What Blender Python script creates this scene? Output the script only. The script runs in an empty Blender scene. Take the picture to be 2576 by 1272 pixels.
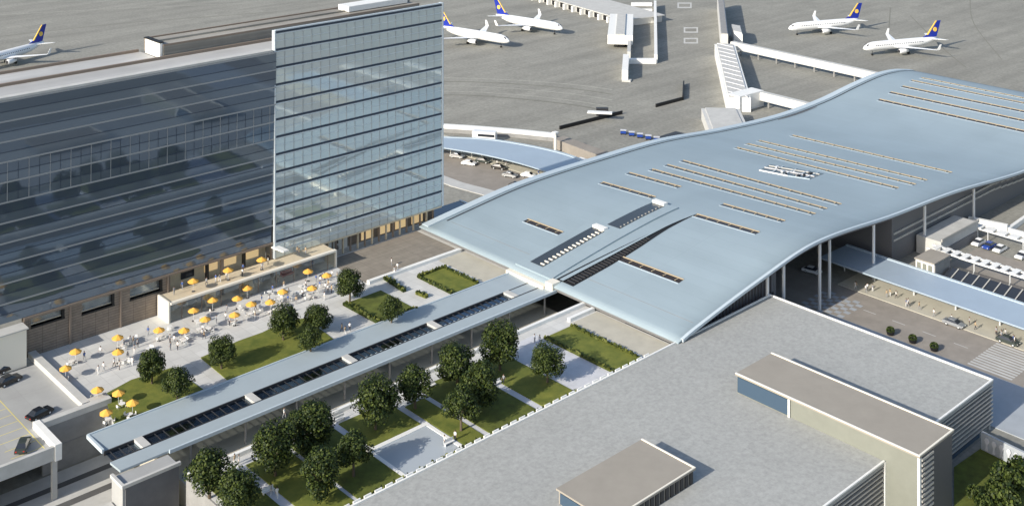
import bpy, bmesh, math, random
from mathutils import Vector, Matrix
RND = random.Random(7)
SC = bpy.context.scene
COL = SC.collection

# ------------------------------------------------------------------ camera numbers and layout helpers
F, HZ, H, CX = 2965.0, -550.0, 109.0, 1288.0
_n = math.hypot(.7347, .6784); CA, SA = .7347/_n, .6784/_n
ZL = -8.0                                   # apron and road level; the plaza deck is z = 0

def G(x, y, z=0.0):
    "ground plan position of a survey point read off the photograph, at height z"
    d = F*(H-z)/(y-HZ); s = (x-CX)/F*d
    return (CA*s+SA*d, -SA*s+CA*d)
def GP(pts, z=0.0): return [G(x, y, z) for x, y in pts]

# ------------------------------------------------------------------ materials
MATS = {}
def mat(name, col, rough=.7, metal=0., var=0., scale=1., bump=0., bscale=None, spec=.4, detail=6, alt=None):
    m = bpy.data.materials.new(name); m.use_nodes = True; MATS[name] = m
    nt = m.node_tree; b = nt.nodes['Principled BSDF']
    b.inputs['Base Color'].default_value = (*col, 1); b.inputs['Roughness'].default_value = rough
    b.inputs['Metallic'].default_value = metal; b.inputs['Specular IOR Level'].default_value = spec
    if var or bump:
        tc = nt.nodes.new('ShaderNodeTexCoord')
        no = nt.nodes.new('ShaderNodeTexNoise'); no.inputs['Scale'].default_value = scale
        no.inputs['Detail'].default_value = detail; no.inputs['Roughness'].default_value = .65
        nt.links.new(tc.outputs['Object'], no.inputs['Vector'])
        if var:
            r = nt.nodes.new('ShaderNodeValToRGB')
            lo = tuple(max(0, c*(1-var)) for c in col); hi = alt or tuple(min(1, c*(1+var)) for c in col)
            r.color_ramp.elements[0].position = .32; r.color_ramp.elements[0].color = (*lo, 1)
            r.color_ramp.elements[1].position = .68; r.color_ramp.elements[1].color = (*hi, 1)
            nt.links.new(no.outputs['Fac'], r.inputs['Fac']); nt.links.new(r.outputs['Color'], b.inputs['Base Color'])
        if bump:
            bp = nt.nodes.new('ShaderNodeBump'); bp.inputs['Strength'].default_value = bump; bp.inputs['Distance'].default_value = .1
            if bscale:
                n2 = nt.nodes.new('ShaderNodeTexNoise'); n2.inputs['Scale'].default_value = bscale
                nt.links.new(tc.outputs['Object'], n2.inputs['Vector']); nt.links.new(n2.outputs['Fac'], bp.inputs['Height'])
            else: nt.links.new(no.outputs['Fac'], bp.inputs['Height'])
            nt.links.new(bp.outputs['Normal'], b.inputs['Normal'])
    return m

def tiles(m, size, mortar, strength=.25, row=.5, tone=.9):
    "multiply the base colour by joints between slabs"
    nt = m.node_tree; b = nt.nodes['Principled BSDF']
    tc = nt.nodes.new('ShaderNodeTexCoord'); br = nt.nodes.new('ShaderNodeTexBrick')
    br.inputs['Scale'].default_value = 1; br.inputs['Brick Width'].default_value = size
    br.inputs['Row Height'].default_value = size*row; br.inputs['Mortar Size'].default_value = mortar
    br.inputs['Color1'].default_value = (1, 1, 1, 1); br.inputs['Color2'].default_value = (tone, tone, tone, 1)
    br.inputs['Mortar'].default_value = (1-strength,)*3+(1,); br.offset = 0
    nt.links.new(tc.outputs['Object'], br.inputs['Vector'])
    mx = nt.nodes.new('ShaderNodeMix'); mx.data_type = 'RGBA'; mx.blend_type = 'MULTIPLY'; mx.inputs[0].default_value = 1
    if b.inputs['Base Color'].links: nt.links.new(b.inputs['Base Color'].links[0].from_socket, mx.inputs[6])
    else: mx.inputs[6].default_value = b.inputs['Base Color'].default_value
    nt.links.new(br.outputs['Color'], mx.inputs[7]); nt.links.new(mx.outputs[2], b.inputs['Base Color'])
    return m

def streaks(m, vec, scale, amount):
    "long worn streaks (tyre marks, weathering) multiplied into the base colour"
    nt = m.node_tree; b = nt.nodes['Principled BSDF']
    tc = nt.nodes.new('ShaderNodeTexCoord'); mp = nt.nodes.new('ShaderNodeMapping')
    mp.inputs['Scale'].default_value = vec; mp.inputs['Rotation'].default_value = (0, 0, .35)
    no = nt.nodes.new('ShaderNodeTexNoise'); no.inputs['Scale'].default_value = scale; no.inputs['Detail'].default_value = 5
    r = nt.nodes.new('ShaderNodeValToRGB'); r.color_ramp.elements[0].position = .35; r.color_ramp.elements[1].position = .6
    r.color_ramp.elements[0].color = (1-amount,)*3+(1,); r.color_ramp.elements[1].color = (1.03, 1.03, 1.03, 1)
    mx = nt.nodes.new('ShaderNodeMix'); mx.data_type = 'RGBA'; mx.blend_type = 'MULTIPLY'; mx.inputs[0].default_value = 1
    nt.links.new(tc.outputs['Object'], mp.inputs[0]); nt.links.new(mp.outputs[0], no.inputs['Vector']); nt.links.new(no.outputs['Fac'], r.inputs['Fac'])
    src = b.inputs['Base Color'].links[0].from_socket if b.inputs['Base Color'].links else None
    if src: nt.links.new(src, mx.inputs[6])
    else: mx.inputs[6].default_value = b.inputs['Base Color'].default_value
    nt.links.new(r.outputs['Color'], mx.inputs[7]); nt.links.new(mx.outputs[2], b.inputs['Base Color'])
    return m

def leafmat(name, dark, light):
    m = mat(name, dark, .6, spec=.25); nt = m.node_tree; b = nt.nodes['Principled BSDF']
    g = nt.nodes.new('ShaderNodeNewGeometry'); r = nt.nodes.new('ShaderNodeValToRGB')
    r.color_ramp.elements[0].color = (*dark, 1); r.color_ramp.elements[1].color = (*light, 1)
    r.color_ramp.elements[0].position = .25
    nt.links.new(g.outputs['Random Per Island'], r.inputs['Fac']); nt.links.new(r.outputs['Color'], b.inputs['Base Color'])
    return m

def glassmat(name, tint, gloss, rough=.05, clear=.75):
    "clear sheet glass: see-through with a soft reflection"
    m = bpy.data.materials.new(name); m.use_nodes = True; MATS[name] = m; nt = m.node_tree
    nt.nodes.remove(nt.nodes['Principled BSDF']); out = nt.nodes['Material Output']
    t = nt.nodes.new('ShaderNodeBsdfTransparent'); t.inputs[0].default_value = (*tint, 1)
    g = nt.nodes.new('ShaderNodeBsdfGlossy'); g.inputs['Color'].default_value = (*gloss, 1); g.inputs['Roughness'].default_value = rough
    mx = nt.nodes.new('ShaderNodeMixShader'); mx.inputs[0].default_value = 1-clear
    nt.links.new(t.outputs[0], mx.inputs[1]); nt.links.new(g.outputs[0], mx.inputs[2]); nt.links.new(mx.outputs[0], out.inputs[0])
    return m

streaks(tiles(mat('apron_concrete', (.290, .284, .250), .85, var=.16, scale=.9, bump=.2, bscale=2.), 7.5, .09, .16, 1.), (.010, .11, 1), 1., .17)
tiles(mat('plaza_paving', (.60, .60, .58), .7, var=.07, scale=.25), 2.4, .05, .2, 1.)
mat('apron_pale', (.36, .355, .31), .85, var=.15, scale=.5)
mat('apron_dark', (.20, .195, .165), .85, var=.15, scale=.5)
mat('cream_paving', (.47, .445, .37), .8, var=.08, scale=.3, bump=.1)
tiles(mat('brown_paving', (.27, .24, .20), .8, var=.12, scale=.4), 3., .05, .3, .5)
mat('path_paving', (.56, .57, .60), .75, var=.08, scale=.6)
mat('concrete', (.50, .50, .48), .8, var=.09, scale=.35, bump=.1)
mat('concrete_dark', (.27, .27, .265), .8, var=.12, scale=.4)
tiles(mat('garage_concrete', (.375, .38, .375), .8, var=.07, scale=.2), 8., .05, .1, 1.)
mat('white_paint', (.80, .80, .77), .5, var=.04, scale=.8)
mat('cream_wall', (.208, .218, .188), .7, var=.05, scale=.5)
mat('cream_edge', (.80, .76, .66), .6)
streaks(tiles(mat('grey_membrane', (.365, .372, .358), .85, var=.14, scale=1.5, bump=.2, bscale=6.), 6., .05, .05, .5, .975), (.05, .02, 1), .6, .05)
mat('taupe_membrane', (.315, .29, .25), .8, var=.05, scale=.3)
mat('shade_grey', (.13, .135, .145), .75, var=.1, scale=.5)
mat('dark_metal', (.035, .036, .04), .5)
mat('louver', (.10, .10, .11), .5)
mat('louver_light', (.42, .41, .38), .5)
streaks(tiles(mat('roof_metal', (.30, .375, .42), .55, 0, var=.03, scale=.06, spec=.4), 3.2, .05, .10, 6., .965), (.004, .05, 1), 1., .04)
mat('roof_rim', (.48, .56, .61), .45)
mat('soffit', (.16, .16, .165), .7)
mat('canopy_metal', (.35, .41, .445), .5, 0, var=.04, scale=.2)
mat('canopy_blue', (.37, .45, .53), .4, .1, var=.04, scale=.15)
mat('skylight_frame', (.44, .37, .26), .6)
mat('skylight_glass', (.035, .026, .018), .15)
pass
mat('slot_dark', (.045, .055, .065), .2)
mat('bridge_white', (.56, .56, .54), .6, var=.06, scale=.4)
mat('dark_glass', (.03, .035, .045), .08, spec=.6)
mat('blue_glass', (.05, .085, .13), .08, spec=.7)
mat('black', (.012, .012, .013), .6)
mat('brown_cladding', (.25, .205, .165), .75, var=.14, scale=.8)
mat('brown_trim', (.25, .20, .16), .7)
mat('tan_stone', (.62, .53, .38), .7, var=.1, scale=1.)
streaks(mat('hotel_roof', (.46, .46, .45), .8, var=.08, scale=.1), (.02, .2, 1), 1., .2)
streaks(mat('plant_roof', (.33, .315, .28), .85, var=.1, scale=.2), (.02, .3, 1), 1., .3)
mat('mullion', (.34, .36, .38), .4, .3)
mat('mullion_dark', (.035, .05, .08), .4)
mat('added_glow', (.8, .6, .3), .5)
_b = MATS['added_glow'].node_tree.nodes['Principled BSDF']; _b.inputs['Emission Color'].default_value = (1, .72, .38, 1); _b.inputs['Emission Strength'].default_value = .32  # warm emission added so the hotel base seems to glow
mat('mullion_pale', (.62, .68, .72), .35, .2)
mat('steel', (.72, .74, .75), .35, .2)
mat('lawn', (.125, .165, .026), .9, var=.28, scale=.35, bump=.5, bscale=14., alt=(.19, .20, .035))
mat('lawn_deep', (.10, .12, .02), .9, var=.3, scale=.5, bump=.5, bscale=14.)
mat('pool_water', (.42, .46, .49), .28, spec=.8, bump=.06, bscale=1.5)
leafmat('leaf', (.009, .021, .005), (.075, .100, .019))
leafmat('leaf_hedge', (.03, .045, .008), (.14, .15, .03))
mat('bark', (.11, .085, .06), .9, var=.2, scale=4.)
mat('umbrella_yellow', (.80, .43, .08), .7, var=.06, scale=3.)
mat('chair_white', (.75, .75, .73), .5)
mat('plane_white', (.82, .83, .83), .3, spec=.6)
mat('plane_blue', (.012, .03, .30), .35)
mat('plane_gold', (.78, .52, .10), .4)
mat('plane_grey', (.42, .44, .46), .35, .3)
mat('asphalt', (.10, .10, .10), .9, var=.15, scale=.3)
mat('road_grey', (.285, .258, .225), .85, var=.12, scale=.25)
mat('pavement_grey', (.36, .39, .42), .8, var=.08, scale=.3)
mat('marking_white', (.75, .75, .72), .7)
mat('marking_yellow', (.70, .60, .16), .7)
mat('car_white', (.78, .79, .79), .25, spec=.7); mat('car_black', (.012, .012, .014), .25, spec=.7)
mat('car_silver', (.40, .42, .44), .3, .5); mat('car_red', (.35, .02, .02), .3); mat('car_blue', (.02, .06, .30), .3); mat('car_dark', (.045, .055, .05), .3)
mat('tyre', (.015, .015, .015), .8); mat('lamp_red', (.6, .02, .01), .3); mat('lamp_clear', (.8, .8, .75), .2)
mat('skin_tone', (.45, .28, .19), .6); mat('hair_brown', (.05, .03, .02), .7)
mat('cloth_white', (.75, .75, .74), .8); mat('cloth_grey', (.28, .29, .31), .8); mat('cloth_dark', (.03, .03, .04), .8)
mat('cloth_red', (.42, .04, .03), .8); mat('cloth_blue', (.06, .12, .32), .8); mat('cloth_tan', (.42, .32, .2), .8)
glassmat('clear_glass', (.90, .92, .92), (.5, .55, .58), .1, .88)
glassmat('slot_glass', (.62, .66, .70), (.40, .48, .56), .1, .60)
# cladding boards on the hotel base: horizontal courses
tiles(MATS['brown_cladding'], 2.6, .045, .5, .2)
_bt = [n for n in MATS['brown_cladding'].node_tree.nodes if n.type == 'TEX_BRICK'][0]
_mp = MATS['brown_cladding'].node_tree.nodes.new('ShaderNodeMapping'); _mp.inputs['Rotation'].default_value = (math.pi/2, 0, 0)
_tc = [n for n in MATS['brown_cladding'].node_tree.nodes if n.type == 'TEX_COORD'][-1]
MATS['brown_cladding'].node_tree.links.new(_tc.outputs['Object'], _mp.inputs[0]); MATS['brown_cladding'].node_tree.links.new(_mp.outputs[0], _bt.inputs['Vector'])

def mirrorglass(name, tint, body, mixf, rough):
    m = bpy.data.materials.new(name); m.use_nodes = True; MATS[name] = m; nt = m.node_tree
    b = nt.nodes['Principled BSDF']; out = nt.nodes['Material Output']
    b.inputs['Base Color'].default_value = (*body, 1); b.inputs['Roughness'].default_value = .5
    tc = nt.nodes.new('ShaderNodeTexCoord'); no = nt.nodes.new('ShaderNodeTexNoise'); no.inputs['Scale'].default_value = .18; no.inputs['Detail'].default_value = 2
    bp = nt.nodes.new('ShaderNodeBump'); bp.inputs['Strength'].default_value = .035; bp.inputs['Distance'].default_value = .3
    g = nt.nodes.new('ShaderNodeBsdfGlossy'); g.inputs['Color'].default_value = (*tint, 1); g.inputs['Roughness'].default_value = rough
    nt.links.new(tc.outputs['Object'], no.inputs['Vector']); nt.links.new(no.outputs['Fac'], bp.inputs['Height']); nt.links.new(bp.outputs['Normal'], g.inputs['Normal'])
    mx = nt.nodes.new('ShaderNodeMixShader'); mx.inputs[0].default_value = mixf
    nt.links.new(b.outputs[0], mx.inputs[1]); nt.links.new(g.outputs[0], mx.inputs[2]); nt.links.new(mx.outputs[0], out.inputs[0])
    return m
mirrorglass('wing_glass', (.18, .225, .285), (.085, .120, .170), .52, .03)
mirrorglass('tower_glass', (.64, .72, .73), (.62, .70, .71), .42, .04)
mirrorglass('wing_spandrel', (.20, .25, .31), (.135, .175, .225), .45, .06)

# ------------------------------------------------------------------ mesh builder
ORG = {}
class MB:
    def __init__(s): s.v = []; s.f = []; s.mi = []; s.m = 0
    def quad(s, *p):
        i = len(s.v); s.v += [tuple(q) for q in p]; s.f.append(tuple(range(i, i+len(p)))); s.mi.append(s.m); return s
    def prism(s, poly, z0, z1):
        a = sum(poly[i][0]*poly[(i+1) % len(poly)][1]-poly[(i+1) % len(poly)][0]*poly[i][1] for i in range(len(poly)))
        if a < 0: poly = poly[::-1]
        n = len(poly); i = len(s.v)
        s.v += [(x, y, z0) for x, y in poly]+[(x, y, z1) for x, y in poly]
        s.f.append(tuple(range(i+n-1, i-1, -1))); s.f.append(tuple(range(i+n, i+2*n)))
        for k in range(n): s.f.append((i+k, i+(k+1) % n, i+n+(k+1) % n, i+n+k))
        s.mi += [s.m]*(n+2); return s
    def box(s, x0, x1, y0, y1, z0, z1):
        return s.prism([(x0, y0), (x1, y0), (x1, y1), (x0, y1)], z0, z1)
    def ring(s, rings, cap=True):
        n = len(rings[0]); i = len(s.v)
        for r in rings: s.v += [tuple(p) for p in r]
        for k in range(len(rings)-1):
            for j in range(n):
                a = i+k*n+j; b = i+k*n+(j+1) % n; s.f.append((a, b, b+n, a+n)); s.mi.append(s.m)
        if cap:
            s.f.append(tuple(range(i+n-1, i-1, -1))); e = i+(len(rings)-1)*n; s.f.append(tuple(range(e, e+n))); s.mi += [s.m]*2
        return s
    def tube(s, p, q, r0, r1=None, n=8):
        p, q = Vector(p), Vector(q); r1 = r0 if r1 is None else r1
        d = (q-p).normalized(); u = d.orthogonal().normalized(); w = d.cross(u)
        R = lambda c, r: [c+(u*math.cos(2*math.pi*k/n)+w*math.sin(2*math.pi*k/n))*r for k in range(n)]
        return s.ring([R(p, r0), R(q, r1)])
    def build(s, name, mats, parent=None, smooth=False, **tags):
        o = ORG.get(parent.name, (0, 0, 0)) if parent else (0, 0, 0)
        me = bpy.data.meshes.new(name)
        me.from_pydata([(x-o[0], y-o[1], z-o[2]) for x, y, z in s.v], [], s.f)
        mats = mats if isinstance(mats, (list, tuple)) else [mats]
        for m in mats: me.materials.append(MATS[m])
        me.polygons.foreach_set('material_index', s.mi)
        if smooth: me.polygons.foreach_set('use_smooth', [True]*len(s.f))
        me.update()
        ob = bpy.data.objects.new(name, me); COL.objects.link(ob)
        if parent: ob.parent = parent
        ORG[ob.name] = o
        if tags: tag(ob, **tags)
        return ob

def tag(o, label=None, cat=None, group=None, kind=None):
    if label: o['label'] = label
    if cat: o['category'] = cat
    if group: o['group'] = group
    if kind: o['kind'] = kind
    return o
def thing(name, label, cat, loc=(0, 0, 0), group=None):
    o = bpy.data.objects.new(name, None); COL.objects.link(o); o.location = loc; o.empty_display_size = .5
    ORG[o.name] = tuple(loc); return tag(o, label, cat, group)
def copy_tree(o, parent=None):
    c = o.copy(); COL.objects.link(c)
    if parent: c.parent = parent
    for ch in list(o.children): copy_tree(ch, c)
    return c
class Proto:
    "the first placement moves the prototype itself, later ones copy it"
    def __init__(s, root): s.root = root; s.used = False
    def place(s, x, y, z, rz=0, label=None, group=None, scale=None):
        r = s.root if not s.used else copy_tree(s.root)
        first = not s.used; s.used = True
        r.location = (x, y, z); r.rotation_euler = (0, 0, rz)
        r.scale = (scale or 1,)*3 if not isinstance(scale, tuple) else scale
        if label: r['label'] = label
        if group: r['group'] = group
        return r
def sheet(name, poly, z, m, **t):
    return MB().quad(*[(x, y, z) for x, y in poly]).build(name, m, **(t or dict(kind='structure')))
def rect(x0, x1, y0, y1): return [(x0, y0), (x1, y0), (x1, y1), (x0, y1)]
S = dict(kind='structure')

# ------------------------------------------------------------------ ground and decks
sheet('apron', rect(-2500, 4000, -2500, 4000), ZL, 'apron_concrete')
MB().prism([(85.4, 202), (88.65, 202), (88.65, 191.6), (193, 191.6), (193, 226), (85.4, 226)], ZL+.01, 0).build('plaza', 'plaza_paving', **S)
MB().prism([(88, 145.6), (177.6, 145.6), (177.6, 170), (88, 170)], ZL+.01, 0).build('garden_plaza', 'plaza_paving', **S)
sheet('cream_path', rect(169.6, 177.2, 191.7, 208.4), .012, 'cream_paving')
sheet('cream_path', rect(170.0, 177.2, 145.7, 166.2), .012, 'cream_paving')
sheet('brown_path', rect(150.5, 176.9, 209.6, 225.6), .008, 'brown_paving')
MB().box(90, 177.4, 170.05, 191.5, ZL+.02, -4.0).build('station_floor', 'cream_paving', **S)
sheet('track_bed', rect(20, 89, 179.2, 199), ZL+.006, 'concrete')
for i, (y0, y1) in enumerate(((183.2, 184.8), (188.4, 190.0), (194.2, 195.6))):
    sheet('track', rect(20, 89.9, y0, y1), ZL+.014+.004*i, 'asphalt' if i else 'black')
# low retaining walls beside the plaza, the coping of the sunken station
for (x0, x1, y0, y1, lab) in ((88.0, 177.4, 169.6, 170.3, 'long pale coping wall of the sunken station on its garden side'),
                              (150.5, 176.6, 208.5, 209.5, 'low white wall between the brown courtyard and the pale plaza'),
                              (169.8, 177.0, 166.6, 167.4, 'short low white wall beside the cream path south of the canopy')):
    w = MB(); w.box(x0, x1, y0, y1, 0, .7); ob = w.build('low_wall', 'white_paint', label=lab, cat='wall')
# ------------------------------------------------------------------ hotel
hx0, hx1, tx0, tx1 = 24.0, 137.5, 137.5, 184.6
hotel = thing('hotel', 'large mirror glass hotel block with pale glass tower on brown clad base', 'hotel', (79, 226, 0))
def storeys(x0, x1, y, z0, z1, n, gm, hm, vm, step, hh, vset, name, back, lean=0., sub=0, subm='mullion', fine=0):
    "one glazed storey per part: glass, its floor line and its mullions; the face may lean out slightly towards the top"
    dz = (z1-z0)/n
    def Y(z): return y-lean*(z-z0)/(z1-z0)
    def bx(q, xa, xb, out, inn, za, zb): q.ring([[(xa, Y(z)-out, z), (xb, Y(z)-out, z), (xb, Y(z)+inn, z), (xa, Y(z)+inn, z)] for z in (za, zb)])
    for k in range(n):
        a, b = z0+k*dz, z0+(k+1)*dz
        p = MB(); cut = a+dz*.42 if sub == 1 else a+.002
        bx(p, x0, x1, 0, back, cut, b-.002)
        if sub == 1: p.m = 5; bx(p, x0, x1, 0, back, a+.002, cut-.004)
        p.m = 1; bx(p, x0, x1, .10, -.003, b-hh, b-.004)
        if sub:                      # thin transoms and pale slab edges
            p.m = 3; bx(p, x0, x1, .06, -.003, a+dz*.42, a+dz*.42+.10)
            if sub > 1: bx(p, x0, x1, .08, -.003, b-hh-.30, b-hh-.08)
        if fine and vset(k):
            p.m = 4; x = x0+fine
            while x < x1-.1: bx(p, x-.035, x+.035, .05, -.004, a+.004, b-hh-.32); x += fine
        if vset(k):
            p.m = 2; x = x0+step
            while x < x1-.1:
                bx(p, x-.05, x+.05, .07, -.004, a+.004, b-hh-.004); x += step
        p.build(name, [gm, hm, vm, subm, 'mullion_dark', 'wing_spandrel'], hotel)
storeys(hx0, hx1, 226.0, 7.8, 49.6, 11, 'wing_glass', 'mullion', 'mullion', 4.0, .30, lambda k: k in (6, 7), 'glazed_storey', .4, .85, 1, 'mullion_dark', 2.0)
storeys(tx0, tx1, 225.5, 4.3, 54.0, 13, 'tower_glass', 'mullion_dark', 'mullion', 2.35, .44, lambda k: True, 'tower_storey', .5, 0., 2, 'mullion_pale')
q = MB(); q.box(tx0-.35, tx0-.02, 225.3, 226.4, 4.2, 54.2); q.build('corner_fin', 'mullion_pale', hotel)
q = MB(); q.box(tx0-.75, tx0-.40, 225.9, 226.6, 7.8, 49.4); q.build('corner_fin', 'black', hotel)
q = MB(); q.box(tx1+.02, tx1+.5, 225.35, 226.6, 4.2, 54.3); q.build('corner_fin', 'mullion_pale', hotel)
q = MB(); q.box(tx0, tx1, 226.05, 245.2, 4.4, 49.45); q.build('tower_body', 'concrete_dark', hotel)
q = MB(); q.box(tx0, tx1, 225.45, 226.0, 54.03, 54.3); q.build('parapet', 'mullion_pale', hotel)
q = MB()
for z in (5.6, 7.2, 9.4, 11.0): q.box(tx0+.6, tx1-1, 225.33, 225.38, z, z+.16)
q.build('blind_line', 'mullion_pale', hotel)
q = MB(); q.box(hx0, hx1-.8, 226.45, 245.2, 7.9, 49.5); q.build('wing_body', 'concrete_dark', hotel)
q = MB(); q.box(hx0, hx1-.9, 225.2, 226.9, 49.63, 50.1); q.build('parapet', 'concrete', hotel)
q = MB(); q.box(hx0, tx1, 226.92, 235.0, 49.52, 49.7); q.box(hx0, 115.4, 235.6, 245.0, 49.52, 49.72); q.build('roof', 'hotel_roof', hotel)
q = MB(); q.box(hx0, tx1, 235.01, 235.55, 49.55, 50.3); q.box(hx0, 115, 245.0, 245.5, 49.6, 50.3); q.build('roof_upstand', 'brown_trim', hotel)
pr = MB(); pr.box(116.3, 186, 236.6, 244.8, 49.75, 52.4); po = pr.build('plant_room', 'plant_roof', hotel)
q = MB(); q.box(115.7, 116.28, 236.3, 243.2, 49.75, 52.9); q.build('end_wall', 'white_paint', po)
q = MB(); q.box(115.5, 116.6, 236.2, 243.6, 52.92, 53.15); q.build('wall_cap', 'black', po)
q = MB(); q.box(116.5, 186, 236.2, 236.55, 49.75, 52.2); q.box(116.5, 186, 240.2, 240.5, 52.42, 52.8); q.build('louver', 'plant_roof', po)
q = MB(); q.box(116.4, 186, 244.8, 245.2, 49.75, 52.7); q.box(116.4, 186, 236.1, 236.3, 52.2, 52.6); q.build('roof_edge', 'brown_trim', po)
q = MB(); q.box(166, 184, 238.5, 243, 52.6, 53.9); q.build('lift_housing', 'white_paint', hotel)
# base: brown cladding, high windows, piers
ins = [(84.6, 91.0, 5.55, 7.1), (94.4, 101.0, 5.0, 7.1), (104.3, 111.2, 4.9, 7.0)]
q = MB(); X = 83.2
for (a, b, z0, z1) in ins:
    q.box(X, a, 226.1, 227, 0, 7.75); q.box(a, b, 226.1, 227, 0, z0); q.box(a, b, 226.1, 227, z1, 7.75); X = b
q.box(X, 113, 226.1, 227, 0, 7.75); q.build('base_wall', 'brown_cladding', hotel)
for (a, b, z0, z1) in ins:
    w = MB(); w.box(a, b, 226.75, 226.9, z0, z1); wo = w.build('window', 'clear_glass', hotel)
    q = MB(); q.box(a, b, 227.4, 227.6, z0, z1); q.build('blind', 'path_paving', wo)
    q = MB(); q.box(a-.05, b+.05, 225.95, 226.7, z0-.32, z0); q.box(b-.45, b, 226.0, 226.7, z0, z1); q.build('window_frame', 'black', wo)
for x in (83.3, 92.1, 102.3, 112.4):
    q = MB(); q.box(x-.18, x+.18, 225.8, 226.08, 0, 7.3); q.build('wall_pier', 'brown_trim', hotel)
q = MB(); q.box(83.2, 137.4, 225.75, 226.05, 7.35, 7.76); q.build('base_coping', 'brown_trim', hotel)
q = MB(); q.box(113, 137.4, 229.5, 230, 0, 7.7); q.build('cafe_wall', 'tan_stone', hotel)
for x in (117, 122.5, 127, 132.5):
    q = MB(); q.box(x, x+3, 229.3, 229.48, 4.2, 6.8); q.build('cafe_window', 'added_glow' if x > 120 else 'dark_glass', hotel)
q = MB(); q.box(113, 137.4, 226.1, 229.4, 7.45, 7.75); q.build('cafe_soffit', 'soffit', hotel)
for x in (121.5, 125.0, 130.2, 137.2):
    q = MB(); q.box(x-.3, x+.3, 226.2, 226.8, 0, 7.4); q.build('cafe_column', 'black' if x in (121.5, 130.2) else 'brown_trim', hotel)
q = MB(); q.box(137.6, 184.6, 229.2, 229.6, 0, 4.25); q.build('arcade_wall', 'brown_cladding', hotel)
q = MB(); q.box(137.6, 184.6, 225.5, 229.1, 3.9, 4.28); q.build('arcade_soffit', 'tan_stone', hotel)
for i in range(16):
    x = 152+i*2.05; q = MB(); q.box(x-.16, x+.16, 226.4, 226.8, 0, 3.88); q.build('arcade_column', 'brown_trim' if i % 2 else 'tan_stone', hotel)
for x in (153.6, 155.0, 156.4, 158.0):
    q = MB(); q.box(x, x+.9, 228.9, 229.15, 0, 2.6); q.build('door', 'chair_white', hotel)
for x in (163, 168, 173, 178):
    q = MB(); q.box(x, x+3.4, 229.0, 229.15, .4, 3.2); q.build('arcade_glow_pane', 'added_glow', hotel)  # panes glow only to warm up the arcade
# balcony over the cafe, with glass front
q = MB(); q.box(110.6, 150, 221.4, 226.0, 3.55, 4.0); bo = q.build('balcony', 'tan_stone', hotel)
q = MB(); q.box(110.4, 150.2, 220.5, 221.38, 3.7, 4.1); q.build('edge_beam', 'cream_edge', bo)
q = MB(); q.box(110.0, 110.38, 220.9, 225.7, 0, 4.3); q.build('end_wall', 'cream_edge', bo)
q = MB(); q.box(110.6, 150, 221.2, 221.26, .02, 3.48); q.build('glass_front', 'clear_glass', bo)
for i in range(9):
    q = MB(); q.box(113+i*4.4, 113.12+i*4.4, 221.12, 221.19, 0, 3.48); q.build('glazing_post', 'brown_trim', bo)
for (a, b) in ((119.2, 121.4), (128.0, 130.2)):
    q = MB(); q.box(a, b, 222.6, 223.1, 0, 3.5); q.build('stone_pier', 'tan_stone', bo)
q = MB(); q.box(150.25, 150.6, 221.0, 225.4, 0, 3.6); q.build('end_wall', 'cream_edge', bo)
q = MB(); q.prism([(137.2, 221.8), (138.6, 221.8), (138.2, 226), (136.6, 226)], 6.6, 6.9); q.build('entrance_canopy', 'white_paint', hotel)
# entrance corner right of the tower: glass porch and stairwell
st = thing('stairwell', 'dark blue glazed stairwell with white rim at the foot of the tower', 'stairwell', (186, 222, 0))
q = MB(); q.box(184.9, 192.5, 218.6, 225.2, 0, .35); q.build('glass_roof', 'blue_glass', st)
q = MB(); q.box(184.6, 192.9, 225.2, 225.7, 0, .9); q.box(192.5, 193.0, 218.5, 225.2, 0, .9); q.build('rim', 'white_paint', st)
q = MB(); q.box(184.8, 192.4, 218.2, 218.6, 0, .5); q.build('kerb', 'black', st)
ep = thing('glass_porch', 'small pale blue glass porch roof behind the tower corner', 'porch', (190, 233, 0))
q = MB(); q.box(186, 200, 230, 237, -1.5, -1.2); q.build('glass_roof', 'blue_glass', ep)
q = MB(); q.box(186, 200, 229.5, 229.98, -1.6, -1.0); q.box(199.9, 200.4, 230, 237, -1.6, -1.0); q.build('rim', 'mullion_pale', ep)
for x, y in ((187, 230.6), (199, 230.6), (199, 236.4), (187, 236.4)):
    q = MB(); q.tube((x, y, ZL), (x, y, -1.5), .15); q.build('post', 'steel', ep)
# stair tower and garage
q = MB(); q.box(60, 82.6, 222.9, 225.7, 0, 6.9)
tw = thing('stair_block', 'cream rendered stair block between garage and mirror glass', 'stair block', (75, 224, 0))
q.build('wall', 'cream_edge', tw)
q = MB(); q.box(59.6, 82.9, 222.6, 225.72, 6.92, 7.15); q.build('coping', 'concrete', tw)
gr = thing('parking_garage', 'grey concrete parking garage with open roof deck and parapets', 'garage', (70, 205, ZL))
q = MB(); q.prism([(30, 191.6), (76, 191.6), (76, 200.7), (85.38, 200.7), (85.38, 222.5), (30, 222.5)], -.5, 0.0); q.build('deck', 'garage_concrete', gr)
q = MB(); q.box(84.0, 85.4, 201, 226, 0.005, 1.0); q.build('parapet', 'concrete', gr)
q = MB(); q.box(76.6, 88.6, 199.4, 200.7, .005, 1.0); q.build('parapet', 'concrete', gr)
q = MB(); q.box(85.42, 88.6, 200.72, 201.98, ZL, 1.0); q.build('parapet', 'concrete', gr)
q = MB(); q.box(30, 75.3, 191.2, 191.9, -1.3, .9); q.build('parapet', 'concrete', gr)
q = MB(); q.box(75.4, 76.5, 191.1, 200.7, -1.5, 1.15); q.build('parapet', 'white_paint', gr)
q = MB(); q.box(76.6, 88.6, 199.5, 199.95, ZL, -.02); q.build('front_wall', 'concrete_dark', gr)
q = MB(); q.box(76.6, 88.4, 199.38, 199.48, -3.9, -3.7); q.build('wall_joint', 'concrete_dark', gr)
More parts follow.
